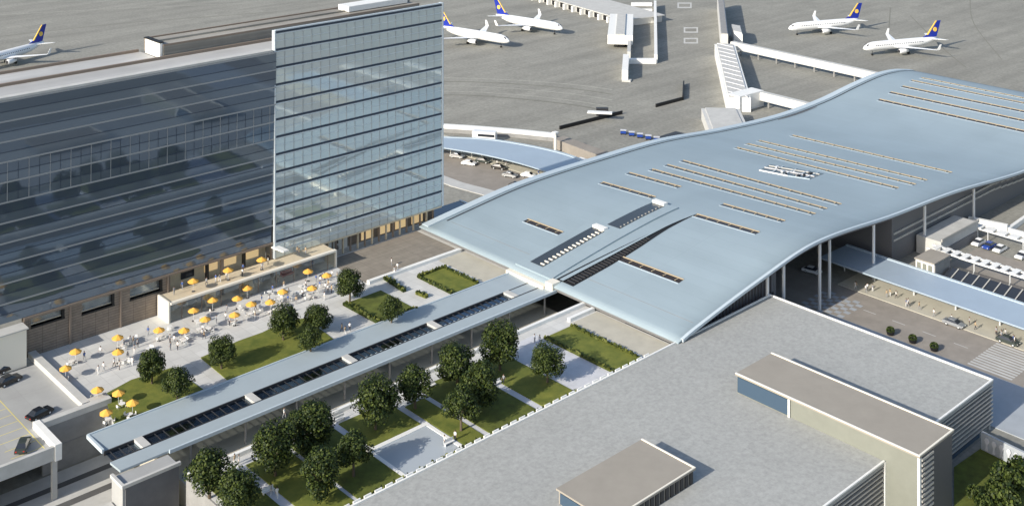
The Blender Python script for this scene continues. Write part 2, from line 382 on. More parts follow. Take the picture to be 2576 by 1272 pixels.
for x in (75.6, 62, 48):
    q = MB(); q.box(x-.4, x+.4, 191.7, 192.4, ZL, -.6); q.build('column', 'concrete', gr)
q = MB(); q.box(29.4, 29.98, 191.7, 222, ZL, -.02); q.build('side_wall', 'concrete_dark', gr)  # unseen wall added to keep low sun from under the deck
q = MB(); q.box(30, 76, 214, 214.4, ZL, -.55); q.build('rear_wall', 'concrete_dark', gr)
q = MB()
for k in range(9): q.box(62, 66.6, 197+k*2.7, 197.12+k*2.7, .004, .008)
for k in range(7): q.box(69.4, 74.4, 194+k*2.7, 194.12+k*2.7, .004, .008)
q.box(74.5, 74.64, 193, 214, .004, .008); q.build('parking_marking', 'marking_yellow', **S)
# abutment at the canopy's west end
ab = thing('canopy_abutment', 'grey concrete block at the low end of the long canopy', 'abutment', (84, 176, ZL))
q = MB(); q.box(79.2, 88.6, 174.3, 178.2, ZL, 0); q.build('wall', 'garage_concrete', ab)
q = MB(); q.box(79.6, 88.5, 174.1, 174.28, ZL, -.05); q.build('shade_panel', 'shade_grey', ab)  # dark sheet added over the front, its shade put into the colour
q = MB(); q.box(79.0, 79.5, 174.0, 178.4, .003, .5); q.box(79.5, 88.8, 174.0, 174.5, .003, .5); q.build('coping', 'concrete', ab)
q = MB(); q.box(20, 78.9, 172, 178, ZL, -3.5); q.build('retaining_wall', 'concrete', label='long pale retaining wall beside the rail tracks in the corner', cat='wall')

q = MB(); q.box(87.7, 87.98, 145.6, 170.2, ZL, -.02); q.build('retaining_wall', 'concrete_dark', label='dark retaining wall below the garden corner beside the canopy abutment', cat='wall')
# ------------------------------------------------------------------ long station canopy
cn = thing('station_canopy', 'long blue grey double blade canopy with dark centre slot', 'canopy', (81, 184.6, 0))
def blade(x0, x1, ya, yb, za, zb, name, skew=0):
    q = MB(); q.ring([[(x0, ya, za-.35), (x0, yb, zb-.35), (x0, yb, zb), (x0, ya, za)], [(x1, ya, za-.35), (x1, yb, zb-.35), (x1, yb, zb), (x1, ya, za)]])
    return q.build(name, 'canopy_metal', cn)
b = blade(81.2, 177.1, 185.6, 191.3, .25, .55, 'north_blade')
q = MB(); q.box(81.0, 177.1, 191.3, 191.6, .15, .72); q.box(80.8, 81.2, 185.5, 191.6, .0, .66); q.build('rim', 'roof_rim', b)
b = blade(80.6, 177.3, 178.2, 182.0, .55, .25, 'south_blade')
q = MB(); q.box(88.8, 177.3, 177.85, 178.2, .15, .72); q.build('rim', 'roof_rim', b)
brk = [86.7, 107.3, 127.9, 148.4, 169.2]
prev = 81.4
for i, x in enumerate(brk):
    q = MB(); q.box(prev, x-.5, 182.3, 185.3, -.25, -.05); q.m = 1; xx = prev+.6
    while xx < x-.7: q.box(xx, xx+.12, 182.2, 185.5, -.02, .06); xx += 1.5
    q.m = 2; xx = prev+.9
    while i > 2 and xx < x-.9: q.box(xx, xx+.42, 182.05, 182.6, .12, .2); xx += 1.15
    q.build('skylight', ['slot_glass', 'dark_metal', 'roof_rim'], cn)
    q = MB(); q.box(x-.5, x+.9, 182.1, 185.5, -.1, .42); q.build('slot_bridge', 'concrete', cn)
    prev = x+.9
q = MB(); q.box(prev, 177.0, 182.02, 185.58, -.1, .24); q.build('end_plate', 'canopy_metal', cn)
q = MB(); q.box(81.1, 177, 182.02, 182.28, -.4, .3); q.box(81.1, 177, 185.32, 185.58, -.4, .3); q.build('slot_beam', 'dark_metal', cn)
for i in range(9):
    for y in (178.9, 190.3):
        q = MB(); q.tube((93+i*10.2, y, -4), (93+i*10.2, y, .1), .2, .2, 8); q.build('column', 'concrete_dark', cn)
# ------------------------------------------------------------------ terminal
LX = [(176.9, 1.4), (189, 2.7), (209, 4.4), (239, 4.6), (265, 4.1), (293, 1.6), (325, -.2), (350, .3), (370, 2.0), (386, 2.9), (400, 2.2), (412, .2)]
RX = [(176.9, 1.3), (181, 2.3), (202, 5.7), (224, 8.1), (257, 5.9), (287, 4.3), (328, .5), (350, .5), (372, 2.2), (388, 2.9), (402, 1.9), (412, 0)]
def spline(P, x):
    n = len(P); k = 0
    while k < n-2 and x > P[k+1][0]: k += 1
    def sl(i):
        if i <= 0: return (P[1][1]-P[0][1])/(P[1][0]-P[0][0])
        if i >= n-1: return (P[-1][1]-P[-2][1])/(P[-1][0]-P[-2][0])
        return (P[i+1][1]-P[i-1][1])/(P[i+1][0]-P[i-1][0])
    x0, y0 = P[k]; x1, y1 = P[k+1]; h = x1-x0; t = (x-x0)/h
    return (2*t**3-3*t*t+1)*y0+(t**3-2*t*t+t)*h*sl(k)+(-2*t**3+3*t*t)*y1+(t**3-t*t)*h*sl(k+1)
RY1, RY0 = 224.7, 144.5
def RZ(X, Y): t = (Y-RY0)/(RY1-RY0); a = spline(LX, X); b_ = spline(RX, X); return b_+(a-b_)*t
tm = thing('terminal', 'airport terminal under a huge wavy blue grey metal roof', 'terminal', (290, 184, ZL))
def roofgrid(x0, x1, y0, y1, dz, th, nx, ny):
    q = MB(); P = []
    for j in range(ny+1):
        for i in range(nx+1):
            X = x0+(x1-x0)*i/nx; Y = y0+(y1-y0)*j/ny; P.append((X, Y, RZ(X, Y)+dz))
    W = nx+1; N = len(P); q.v = P+[(x, y, z-th) for x, y, z in P]
    for j in range(ny):
        for i in range(nx):
            a = j*W+i; q.f.append((a, a+1, a+W+1, a+W)); q.f.append((N+a, N+a+W, N+a+W+1, N+a+1))
    for i in range(nx):
        a = i; q.f.append((a, N+a, N+a+1, a+1)); a = ny*W+i; q.f.append((a, a+1, N+a+1, N+a))
    for j in range(ny):
        a = j*W; q.f.append((a, a+W, N+a+W, N+a)); a = j*W+nx; q.f.append((a, N+a, N+a+W, a+W))
    q.mi = [0]*len(q.f); return q
q = roofgrid(176.9, 411, RY0, RY1, 0, .25, 120, 12); rf = q.build('roof', 'roof_metal', tm, smooth=False)
for p in rf.data.polygons: p.use_smooth = abs(p.normal.z) > .8
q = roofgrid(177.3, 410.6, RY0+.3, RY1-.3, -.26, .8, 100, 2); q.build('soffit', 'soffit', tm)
q = roofgrid(183, 410, 221.2, 221.7, .03, .06, 120, 1); q.build('gutter', 'dark_metal', rf)
q = roofgrid(178, 411, 222.6, 224.9, .18, .4, 120, 1); q.build('edge_band', 'roof_rim', rf)
q = roofgrid(178, 411, 144.2, 144.9, .10, .55, 120, 1); q.build('edge_band', 'roof_rim', rf)
q = roofgrid(183.2, 183.32, 146, 220, .01, .02, 1, 12); q.build('seam', 'concrete_dark', rf)
# skylights: dark slots with tan frames
SK = [(194.5, 193.9, 205.9), (223.3, 190.2, 208), (234.2, 191, 208.5), (241, 156, 206.4), (247.2, 156.8, 206.3), (253.5, 156.8, 206),
      (230.6, 157.4, 175), (220.3, 157.2, 175), (193.6, 157.4, 174.6), (277.5, 155, 205.6), (284.5, 154, 207), (291.2, 154.4, 207.6), (306, 155, 206),
      (361.5, 154, 208.8), (370.2, 154, 209.6), (378.4, 154, 209.6), (387.2, 154, 211), (394.2, 154, 211)]
for (x, y0, y1) in SK:
    def strip(xa, xb, dz, th, ya=y0, yb=y1): return roofgrid(xa, xb, ya, yb, dz, th, 1, 24)
    so = strip(x-1.15, x-.85, .05, .1).build('skylight_frame', 'roof_rim', rf)
    strip(x+.68, x+.95, .16, .22).build('frame_rail', 'skylight_frame', so)
    q = strip(x-.84, x+.67, .04, .1); q.m = 1
    yy = y0+1.2
    while yy < y1-.5:
        z = RZ(x, yy); q.box(x-.5, x+.64, yy, yy+.22, z+.05, z+.12); yy += 3.2
    q.build('pane', ['skylight_glass', 'skylight_frame'], so)
# centre spine with slots and the dark clerestory on its south side
q = MB()
roofgrid(178.3, 221, 180.6, 192.0, .35, .5, 30, 2).build('spine', 'roof_metal', tm)
for (xa, xb, ya, yb) in ((180.6, 200.4, 185.6, 189.6), (203.6, 219.4, 183.6, 187.6)):
    q = roofgrid(xa, xb, ya, yb, .42, .1, 12, 1); q.m = 1
    x = xa+.5
    while x < xb-.4:
        z = RZ(x, ya); q.box(x, x+.35, ya+.1, ya+(1.3 if xa < 200 else .5), z+.46, z+.66); x += 1.25
    q.build('spine_slot', ['slot_dark', 'cream_edge' if xa < 200 else 'concrete_dark'], tm)
    q = MB(); z = RZ(xb, ya); q.box(xb+.1, xb+1.5, ya+.2, yb-.1, z+.3, z+.9); q.build('slot_bridge', 'white_paint', tm)
def wedge(pts, dz, name, m):
    q = MB(); top = [(x, y, RZ(x, y)+dz) for x, y in pts]; bot = [(x, y, z-.3) for x, y, z in top]
    q.ring([bot, top]); return q.build(name, m, tm)
wl = []
for i in range(9):
    t = i/8; wl.append((179.2+42*t, 175.0+ (-.9*math.sin(math.pi*min(1, t*1.4)) if t < .7 else 0)))
wu = [(179.2+42*i/8, 180.0-4.9*i/8) for i in range(9)]
for i in range(8):
    pass
q = MB()
for i in range(8):
    a, b_, c, d = wl[i], wl[i+1], wu[i+1], wu[i]
    q.quad(*[(x, y, RZ(x, y)+.06) for x, y in (a, b_, c, d)])
cl = q.build('clerestory', 'black', tm)
q = MB()
for i in range(8):
    m0 = [(wl[i][0], wl[i][1]+(wu[i][1]-wl[i][1])*f) for f in (.60, .82)]; m1 = [(wl[i+1][0], wl[i+1][1]+(wu[i+1][1]-wl[i+1][1])*f) for f in (.60, .82)]
    q.quad(*[(x, y, RZ(x, y)+.3) for x, y in (m0[0], m1[0], m1[1], m0[1])])
q.build('ledge', 'roof_metal', cl)
q = MB()
for i in range(26):
    x = 180+i*.95; y = 175.1-.8*math.sin(math.pi*min(1, (x-179.2)/42*1.4)); h = (180-4.9*(x-179.2)/42-y)*.5
    if h > .2: z = RZ(x, y); q.box(x, x+.16, y+.1, y+h, z+.08, z+.3)
q.build('louver', 'dark_metal', cl)
q = MB(); q.box(176.4, 178.8, 178.4, 180.6, .05, 2.0); q.build('slot_bridge', 'cream_edge', tm)
q = MB(); q.box(175.9, 177.2, 180.7, 192.5, .05, 1.0); q.build('front_ledge', 'cream_edge', tm)
# angular roof opening with light frames and plant inside
ra = [(262.6, 186.8), (264.2, 179.0), (266.3, 173.6), (274.2, 174.4), (270.0, 188.6)]
q = MB(); q.ring([[(x, y, RZ(x, y)-.1) for x, y in ra], [(x, y, RZ(x, y)+.05) for x, y in ra]]); oc = q.build('roof_opening', 'slot_dark', tm)
def obar(p, r, w, h, name, m):
    p, r = Vector(p), Vector(r); d = (r-p).normalized(); n_ = Vector((-d.y, d.x))*w/2; c = [p+n_, r+n_, r-n_, p-n_]
    q = MB(); q.ring([[(v.x, v.y, RZ(v.x, v.y)-.05) for v in c], [(v.x, v.y, RZ(v.x, v.y)+h) for v in c]]); q.build(name, m, oc)
obar(ra[0], ra[1], .4, .25, 'kerb', 'white_paint'); obar(ra[1], ra[2], .3, .18, 'kerb', 'roof_rim')
for t in (.25, .5, .72, .9):
    f = lambda i, j: tuple(ra[i][k]+(ra[j][k]-ra[i][k])*t for k in (0, 1)); obar(f(0, 2), f(4, 3), .28, .2, 'frame', 'roof_rim')
obar((266, 187.6), (269.4, 174.2), .25, .25, 'frame', 'path_paving'); obar((268.4, 187.8), (272.4, 174.6), .25, .25, 'frame', 'concrete')
for k in range(9):
    x = 265+RND.random()*6; y = 176+RND.random()*10; w_ = RND.uniform(.3, .6); z = RZ(x, y); q = MB(); q.box(x-w_, x+w_, y-w_*.6, y+w_*.6, z-.04, z+RND.uniform(.3, .7)); q.build('plant_unit', ('soffit', 'steel', 'dark_metal')[k % 3], oc)
# body below the roof
def under(x, y): return RZ(x, y)-1.15
def wallstrip(x0, x1, y, th, name, m, zb=ZL, top=None, n=16):
    q = MB()
    for i in range(n):
        a, b_ = x0+(x1-x0)*i/n, x0+(x1-x0)*(i+1)/n
        za, zb_ = (under(a, y), under(b_, y)) if top is None else (top, top)
        q.ring([[(a, y, zb), (a, y+th, zb), (a, y+th, za), (a, y, za)], [(b_, y, zb), (b_, y+th, zb), (b_, y+th, zb_), (b_, y, zb_)]])
    return q.build(name, m, tm)
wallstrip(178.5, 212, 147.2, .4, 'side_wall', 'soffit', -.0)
q = MB()
for i in range(28):
    x = 181+i*1.1; q.box(x, x+.25, 146.9, 147.15, 0, under(x, 147)-.1)
q.build('wall_fin', 'louver', tm)
wallstrip(213, 262, 172, .4, 'porch_wall', 'brown_cladding')
q = MB(); q.box(212.1, 212.9, 147.2, 172, ZL, 5); q.build('porch_wall', 'soffit', tm)
q = MB(); q.box(261, 261.9, 147.2, 172, ZL, 3.5); q.build('porch_wall', 'soffit', tm)
for x in (216, 222, 229, 238, 246, 253):
    q = MB(); q.box(x, x+3.2, 171.7, 171.95, ZL, -4.4); q.build('porch_door', 'black', tm)
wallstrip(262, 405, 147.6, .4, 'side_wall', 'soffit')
for z in (-.6, -2.2):
    q = MB()
    for i in range(40):
        a, b_ = 262+i*3.6, 262+i*3.6+3.4; q.box(a, b_, 147.2, 147.55, z-.5+min(0, RZ(a, 147)-1.6), z+min(0, RZ(a, 147)-1.6))
    q.build('window_band', 'louver_light', tm)
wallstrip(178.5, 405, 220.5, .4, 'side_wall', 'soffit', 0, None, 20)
for (x, y) in ((207.5, 145.6), (213.4, 145.6), (227.2, 145.6), (234.0, 147.4), (249.9, 145.6), (274, 145.6), (300, 145.6)):
    q = MB(); q.tube((x, y, ZL), (x, y, RZ(x, y)-.9), .36, .36, 12); q.build('column', 'steel', tm)
# low wing with parapet east of the porch
q = MB(); q.box(272.5, 292, 140.5, 147.0, ZL, -3.6); lw = q.build('low_wing', 'concrete', tm)
q = MB(); q.box(272.5, 292, 140.2, 140.48, -3.6, -2.9); q.build('parapet', 'louver_light', lw)
q = MB(); q.box(273.5, 291, 140.3, 140.49, ZL+.3, ZL+2.4); q.build('garage_opening', 'soffit', lw)
# ------------------------------------------------------------------ grey roofed building in front
gb = thing('grey_building', 'broad building with flat grey roof in front of the garden', 'building', (160, 120, ZL))
gx0, gx1, gy0, gy1 = 20, 208, 97.3, 145.3
q = MB(); q.box(gx0, 170.5, gy0+.8, gy1-.2, ZL, .4); q.box(181.3, gx1-.4, gy0+.8, gy1-.2, ZL, .4); q.box(170.5, 181.3, gy0+6, gy1-.2, ZL, .4); q.build('wall', 'concrete_dark', gb)
q = MB(); q.box(gx0, gx1, gy0, gy1, .42, 1.0); rb = q.build('roof', 'grey_membrane', gb)
q = MB(); q.box(gx0, gx1+.02, gy1-.28, gy1+.05, 1.003, 1.25); q.box(gx1-.28, gx1+.05, gy0+.3, gy1-.3, 1.003, 1.25)
q.box(gx0, 170.4, gy0-.05, gy0+.28, 1.003, 1.25); q.box(181.4, gx1, gy0-.05, gy0+.28, 1.003, 1.25); q.build('parapet', 'white_paint', rb)
for (a, b_) in ((120, 170.3), (181.5, gx1)):
    q = MB(); q.box(a, b_, gy0+.42, gy0+.6, -7.0, .38); q.m = 1
    for k in range(9): q.box(a+.01, b_-.01, gy0+.02, gy0+.415, -.2-k*.78, .05-k*.78)
    q.build('louver', ['black', 'louver_light'], gb)
q = MB(); q.box(gx1-.38, gx1-.1, gy0+.5, gy1-.3, ZL, .38); q.build('end_wall', 'concrete', gb)
q = MB(); q.box(184, 204, gy0+.62, gy0+.78, ZL, -4.2); q.build('glazing', 'blue_glass', gb)
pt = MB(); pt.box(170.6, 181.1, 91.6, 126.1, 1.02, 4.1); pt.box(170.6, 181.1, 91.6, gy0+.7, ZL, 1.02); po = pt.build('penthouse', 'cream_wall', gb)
q = MB(); q.box(170.3, 181.4, 91.3, 126.3, 4.12, 4.4); q.build('penthouse_roof', 'taupe_membrane', po)
q = MB()
for (x0, x1, y0, y1) in ((170.3, 170.6, 91.3, 126.3), (181.1, 181.4, 91.3, 126.3), (170.6, 181.1, 91.3, 91.6)): q.box(x0, x1, y0, y1, 4.402, 4.55)
q.build('roof_edge', 'cream_edge', po)
q = MB(); q.box(170.42, 170.58, 115.4, 125.9, 1.25, 3.9); w = q.build('window', 'blue_glass', po)
q = MB(); q.box(170.3, 170.45, 115.0, 115.38, 1.03, 4.1); q.build('window_frame', 'white_paint', w)
q = MB(); q.box(170.3, 170.9, 91.35, 91.7, ZL, 4.1); q.build('corner_trim', 'white_paint', po)
q = MB(); q.box(170.3, 170.58, 97.2, 97.6, ZL, 1.0); q.build('corner_trim', 'white_paint', po)
q = MB(); q.box(171.0, 174.6, 91.52, 91.58, ZL, 4.0); q.m = 1
for k in range(14): q.box(171.0, 174.6, 91.2, 91.515, 3.4-k*.8, 3.75-k*.8)
q.build('louver', ['black', 'louver_light'], po)
q = MB(); q.box(174.7, 180.9, 91.4, 91.58, ZL, 4.05); q.build('end_panel', 'louver', po)
pt = MB(); pt.box(124.8, 143.7, 114.5, 124.8, 1.02, 3.0); po = pt.build('penthouse', 'taupe_membrane', gb)
q = MB(); q.box(124.5, 144.0, 114.2, 125.1, 3.02, 3.3); q.build('penthouse_roof', 'taupe_membrane', po)
q = MB(); q.box(143.72, 144.0, 114.2, 125.1, 3.302, 3.42); q.box(124.5, 143.7, 114.2, 114.45, 3.302, 3.42); q.build('roof_edge', 'cream_edge', po)
q = MB()
for k in range(16): q.box(125.5+k*1.15, 126.2+k*1.15, 114.3, 114.48, 1.1, 2.9)
q.build('louver', 'dark_metal', po)
q = MB(); q.box(124.62, 124.78, 115, 124.4, 1.2, 2.8); q.build('window', 'blue_glass', po)
# ------------------------------------------------------------------ apron buildings
pier = thing('boarding_pier', 'long white boarding pier with row of arched black windows', 'pier', (430, 400, ZL))
P0 = Vector((*G(1555, 46, -5), 0)); P1 = Vector((*G(1395, 0, -5), 0)); dv = (P1-P0).normalized(); nv = Vector((-dv.y, dv.x, 0));
if nv.x*SA+nv.y*CA < 0: nv = -nv
def along(t, s): p = P0+dv*t+nv*s; return (p.x, p.y)
q = MB(); q.prism([along(-6, 0), along(130, 0), along(130, 22), along(-6, 22)], ZL, -5.0); q.build('wall', 'bridge_white', pier)
q = MB(); q.prism([along(-7, -1), along(131, -1), along(131, 23), along(-7, 23)], -4.98, -4.6); q.build('roof', 'concrete', pier)
for k in range(16):
    q = MB(); q.prism([along(k*7.6, -.25), along(k*7.6+4.4, -.25), along(k*7.6+4.4, -.02), along(k*7.6, -.02)], ZL+.2, -5.5); q.build('window', 'black', pier)
    q = MB(); q.prism([along(k*7.6+5.2, -2.2), along(k*7.6+6.6, -2.2), along(k*7.6+6.6, -.02), along(k*7.6+5.2, -.02)], ZL, -5.2); q.build('buttress', 'white_paint', pier)
fr = thing('gantry_frame', 'tall rectangular white gantry frame beside the boarding pier', 'gantry', (400, 360, ZL))
fx0, fy0 = G(1575, 152, ZL+1); fx1, fy1 = G(1648, 152, ZL+1); gx, gy = G(1650, 12, ZL+1)
def bar(a, b_, w, z0, z1, name, m, par):
    a, b_ = Vector((*a, 0)), Vector((*b_, 0)); d = (b_-a).normalized(); n_ = Vector((-d.y, d.x, 0))*w/2
    q = MB(); q.prism([(a+n_)[:2], (b_+n_)[:2], (b_-n_)[:2], (a-n_)[:2]], z0, z1); return q.build(name, m, par)
def gz(x, y): return G(x, y, ZL+1)
bar(gz(1578, 153), gz(1650, 153), 2.6, ZL, ZL+1.8, 'rail', 'white_paint', fr)
bar(gz(1650, 153), gz(1648, 14), 1.3, ZL, ZL+3.5, 'rail', 'white_paint', fr)
bar(gz(1588, 52), gz(1640, 52), 2.4, ZL, ZL+1.6, 'rail', 'white_paint', fr)
bar(gz(1588, 26), gz(1640, 26), 2.0, ZL, ZL+1.6, 'rail', 'white_paint', fr)
bar(gz(1588, 10), gz(1640, 10), 2.0, ZL, ZL+1.6, 'rail', 'white_paint', fr)
bar(gz(1582, 148), gz(1586, 60), 1.4, ZL, ZL+4, 'rail', 'concrete', fr)
jb = thing('boarding_bridge', 'white boarding bridge standing under the pier end', 'boarding bridge', (*gz(1560, 118), ZL))
bar(gz(1560, 118), gz(1564, 62), 11, ZL+2, ZL+6, 'tunnel', 'white_paint', jb)
bar(gz(1560, 118), gz(1564, 62), 4, ZL+6.02, ZL+6.5, 'roof_ridge', 'concrete', jb)
bar(gz(1561, 114), gz(1561, 110), 3, ZL, ZL+1.98, 'support', 'dark_metal', jb)
pl = thing('blast_screen', 'narrow upright white screen on the apron below the gantry', 'screen', (*gz(1573, 198), ZL))
bar(gz(1572, 198), gz(1575, 156), 2.4, ZL, ZL+4.2, 'panel', 'white_paint', pl); bar(gz(1575, 200), gz(1578, 196), 3.4, ZL, ZL+.6, 'foot', 'concrete', pl)
# connector walkways
def walkway(pts, w, z0, z1, label, nm='covered_walkway', roofm='bridge_white', wallm='bridge_white', ribs=True):
    t = thing(nm, label, 'walkway', (*pts[0], ZL)); 
    for a, b_ in zip(pts, pts[1:]):
        bar(a, b_, w, z0, z1, 'tunnel', wallm, t); bar(a, b_, w*.8, z1+.005, z1+.3, 'roof', roofm, t)
        L = math.dist(a, b_); n_ = max(1, int(L/9))
        for k in range(n_):
            f = (k+.5)/n_; p = (a[0]+(b_[0]-a[0])*f, a[1]+(b_[1]-a[1])*f)
            if z0 > ZL+.5:
                q = MB(); q.tube((*p, ZL), (*p, z0), .35, .35, 6); q.build('support', 'concrete_dark', t)
    return t
Z1 = ZL+5
walkway([G(1842, 106, Z1), G(2230, 190, Z1)], 2.7, ZL+2.4, Z1, 'thin white covered walkway, the farther of two reaching the wavy roof')
walkway([G(1905, 230, Z1), G(2085, 274, Z1)], 2.7, ZL+2.4, Z1, 'thin white covered walkway, the nearer and shorter of two reaching the wavy roof')
cw = walkway([G(1823, 112, Z1), G(1858, 246, Z1)], 8.5, ZL, Z1, 'wide white glazed connector with ribbed roof on the apron', 'connector', 'concrete', 'white_paint')
a, b_ = Vector((*G(1823, 112, Z1), 0)), Vector((*G(1858, 246, Z1), 0)); d = (b_-a).normalized(); nn = Vector((-d.y, d.x, 0)); q = MB()
for k in range(12):
    for s0, s1 in ((-3.2, 3.2),):
        p = a+(b_-a)*(k/12)+nn*s0; r = a+(b_-a)*((k+.9)/12)+nn*s1
        w_ = d*.35; q.ring([[tuple((p-w_)[:2])+(Z1+.31,), tuple((p+w_)[:2])+(Z1+.31,), tuple((r+w_)[:2])+(Z1+.31,), tuple((r-w_)[:2])+(Z1+.31,)], [tuple((p-w_)[:2])+(Z1+.5,), tuple((p+w_)[:2])+(Z1+.5,), tuple((r+w_)[:2])+(Z1+.5,), tuple((r-w_)[:2])+(Z1+.5,)]])
q.build('rib', 'path_paving', cw)
bar(G(1845, 244, Z1), G(1906, 228, Z1), 5.5, ZL+.02, Z1+.6, 'link', 'white_paint', cw)
walkway([G(1812, 0, Z1), G(1822, 100, Z1)], 3.2, ZL, ZL+7.5, 'tall thin white wall like building standing on the apron', 'tall_connector', 'concrete_dark')
so = walkway([G(1812, 272, -4), G(1840, 338, -4)], 13, ZL, -4.2, 'short white glazed link running under the wavy roof', 'roof_link', 'concrete')
bo = thing('stair_box', 'small white box building with grey roof beside the white connector', 'building', (*G(1845, 95, ZL), ZL))
q = MB(); q.prism(GP([(1840, 86), (1846, 108), (1868, 113), (1862, 90)], ZL+1), ZL, ZL+5.5); q.build('wall', 'white_paint', bo)
q = MB(); q.prism(GP([(1840, 87), (1845, 104), (1866, 109), (1861, 91)], ZL+1.2), ZL+5.52, ZL+5.9); q.build('roof', 'concrete', bo)
# fence and barriers
bar_f = thing('shadow_fence', 'bent fence on the apron behind the roof crest, black for its shadow', 'fence', (*G(1560, 290, ZL), ZL))
for (a, b_, h) in (((1408, 326), (1565, 287), 1.6), ((1650, 270), (1718, 252), 1.6), ((1718, 252), (1720, 214), 2.2)):
    bar(G(*a, ZL), G(*b_, ZL), .5, ZL, ZL+h*.75, 'panel', 'black', bar_f)  # black colour stands for the shadow along the fence
tg = thing('baggage_shelter', 'small white winged baggage shelter beside the dark fence', 'shelter', (*G(1505, 284, ZL), ZL))
bar(G(1478, 280, ZL+3), G(1540, 283, ZL+3), 2.5, ZL+2.6, ZL+3, 'roof', 'white_paint', tg); bar(G(1500, 290, ZL), G(1530, 290, ZL), 1.6, ZL, ZL+2.58, 'post', 'dark_metal', tg)
pw = thing('ramp_barrier', 'long white ramp parapet above a dark strip for its shade right of the tower', 'barrier', (*G(1250, 325, ZL), ZL))
pts = [(1090, 311), (1200, 318), (1300, 326), (1398, 336)]
for a, b_ in zip(pts, pts[1:]): bar(G(*a, -5.6), G(*b_, -5.6), 1.5, ZL, -5.6, 'parapet', 'white_paint', pw)
for a, b_ in zip(pts, pts[1:]): bar(G(a[0], a[1]+16, ZL), G(b_[0], b_[1]+16, ZL), 4, ZL+.01, ZL+1.2, 'dark_strip', 'concrete_dark', pw)  # dark bars put in for the shade below the parapet
pw = thing('ramp_barrier', 'pale stepped ramp parapet running under the wavy roof edge', 'barrier', (*G(1480, 380, ZL), ZL))
bar(G(1405, 345, -5), G(1560, 402, -5), 4.5, ZL, -5, 'parapet', 'road_grey', pw); bar(G(1455, 393, -5), G(1550, 425, -5), 2.0, ZL, -5.4, 'parapet', 'white_paint', pw)
bar(G(1405, 366, ZL), G(1500, 400, ZL), 3.5, ZL+.01, ZL+1.0, 'dark_strip', 'dark_metal', pw)
bs = thing('parked_coach', 'white coach parked along the ramp right of the tower', 'coach', (*G(1222, 352, ZL), ZL))
bar(G(1190, 352, ZL), G(1248, 356, ZL), 2.8, ZL+.4, ZL+3.2, 'body', 'car_white', bs); bar(G(1192, 352, ZL), G(1246, 356, ZL), 2.86, ZL+1.7, ZL+2.5, 'window_band', 'dark_glass', bs)
for x in (1202, 1236): bar(G(x-2, 353, ZL), G(x+2, 353, ZL), 2.84, ZL, ZL+.9, 'wheel', 'tyre', bs)
lp = thing('mast', 'white mast standing beside the ramp parapet', 'mast', (*G(1397, 384, ZL), ZL))
xx, yy = G(1397, 384, ZL); q = MB(); q.tube((xx, yy, ZL), (xx, yy, ZL+6), .45, .4, 8); q.build('pole', 'white_paint', lp); q = MB(); q.box(xx-.8, xx+.8, yy-.8, yy+.8, ZL+6.02, ZL+6.5); q.build('head', 'white_paint', lp)
# service row by the roof edge: blue carts
kk = MB(); kk.box(-1.2, 1.2, -.8, .8, .35, .5); pc = thing('baggage_cart', 'blue baggage cart', 'cart'); kk.build('chassis', 'dark_metal', pc)
q = MB(); q.box(-1.1, 1.1, -.7, .7, .52, 1.4); q.build('box', 'car_blue', pc); q = MB(); q.box(-1.25, 1.25, -.85, .85, 1.72, 1.85); q.build('roof', 'path_paving', pc)
for sx in (-.8, .8):
    q = MB(); q.tube((sx, -.82, .2), (sx, .82, .2), .2, .2, 8); q.build('wheel', 'tyre', pc)
PC = Proto(pc)
for k in range(7):
    x, y = G(1568+k*21, 338+k*4.4, ZL); PC.place(x, y, ZL, -.9, scale=.8, label= 'blue baggage cart in the row behind the roof edge', group='baggage carts in a row')
sh = thing('dark_slab', 'dark low slab tucked behind the wavy roof edge', 'shed', (*G(1700, 350, ZL), ZL))
q = MB(); q.prism(GP([(1655, 348), (1700, 334), (1760, 348), (1700, 368)], ZL), ZL, ZL+.5); q.build('roof', 'dark_metal', sh)  # thin dark slab, no walls below it
# painted rectangles on the apron
for (x, y) in ((1722, 14), (1738, 76), (1738, 103)):
    poly = GP([(x-18, y-7), (x+18, y-7), (x+18, y+7), (x-18, y+7)], ZL); inn = GP([(x-14, y-4), (x+14, y-4), (x+14, y+4), (x-14, y+4)], ZL)
    q = MB()
    for k in range(4): q.quad(*[(px_, py_, ZL+.01) for px_, py_ in (poly[k], poly[(k+1) % 4], inn[(k+1) % 4], inn[k])])
    q.build('apron_marking', 'concrete', **S)
def pline(pts, w, m, name='apron_marking'):
    P = [Vector(p) for p in arc(GP(pts, ZL), 6)]; q = MB()
    for a, b_ in zip(P, P[1:]):
        d = (b_-a).normalized(); n_ = Vector((-d.y, d.x))*w/2
        q.quad(*[(v.x, v.y, ZL+pline.z) for v in (a-n_, b_-n_, b_+n_, a+n_)])
    pline.z += .004; return q.build(name, m, **S)
pline.z = .006
def arc(P, n=7):
    o = []
    for i in range(len(P)-1):
        p0, p1, p2, p3 = [Vector(P[max(0, min(len(P)-1, j))]) for j in (i-1, i, i+1, i+2)]
        for k in range(n):
            t = k/n; v = .5*((2*p1)+(p2-p0)*t+(2*p0-5*p1+4*p2-p3)*t*t+(3*p1-p0-3*p2+p3)*t**3); o.append((v.x, v.y))
    o.append(tuple(P[-1])); return o
for off, w_, m_ in ((0, .7, 'apron_pale'), (9, 1.2, 'apron_dark'), (20, .6, 'apron_pale'), (34, .6, 'apron_pale'), (43, 1.4, 'apron_dark')):
    pline([(1090, 196+off), (1200, 198+off), (1330, 204+off*1.1), (1450, 214+off*1.2), (1540, 226+off*1.3)], w_, m_)
pline([(700, 30), (560, 40), (300, 60), (0, 92)], .9, 'apron_dark'); pline([(640, 8), (300, 22), (0, 38)], .7, 'apron_pale')
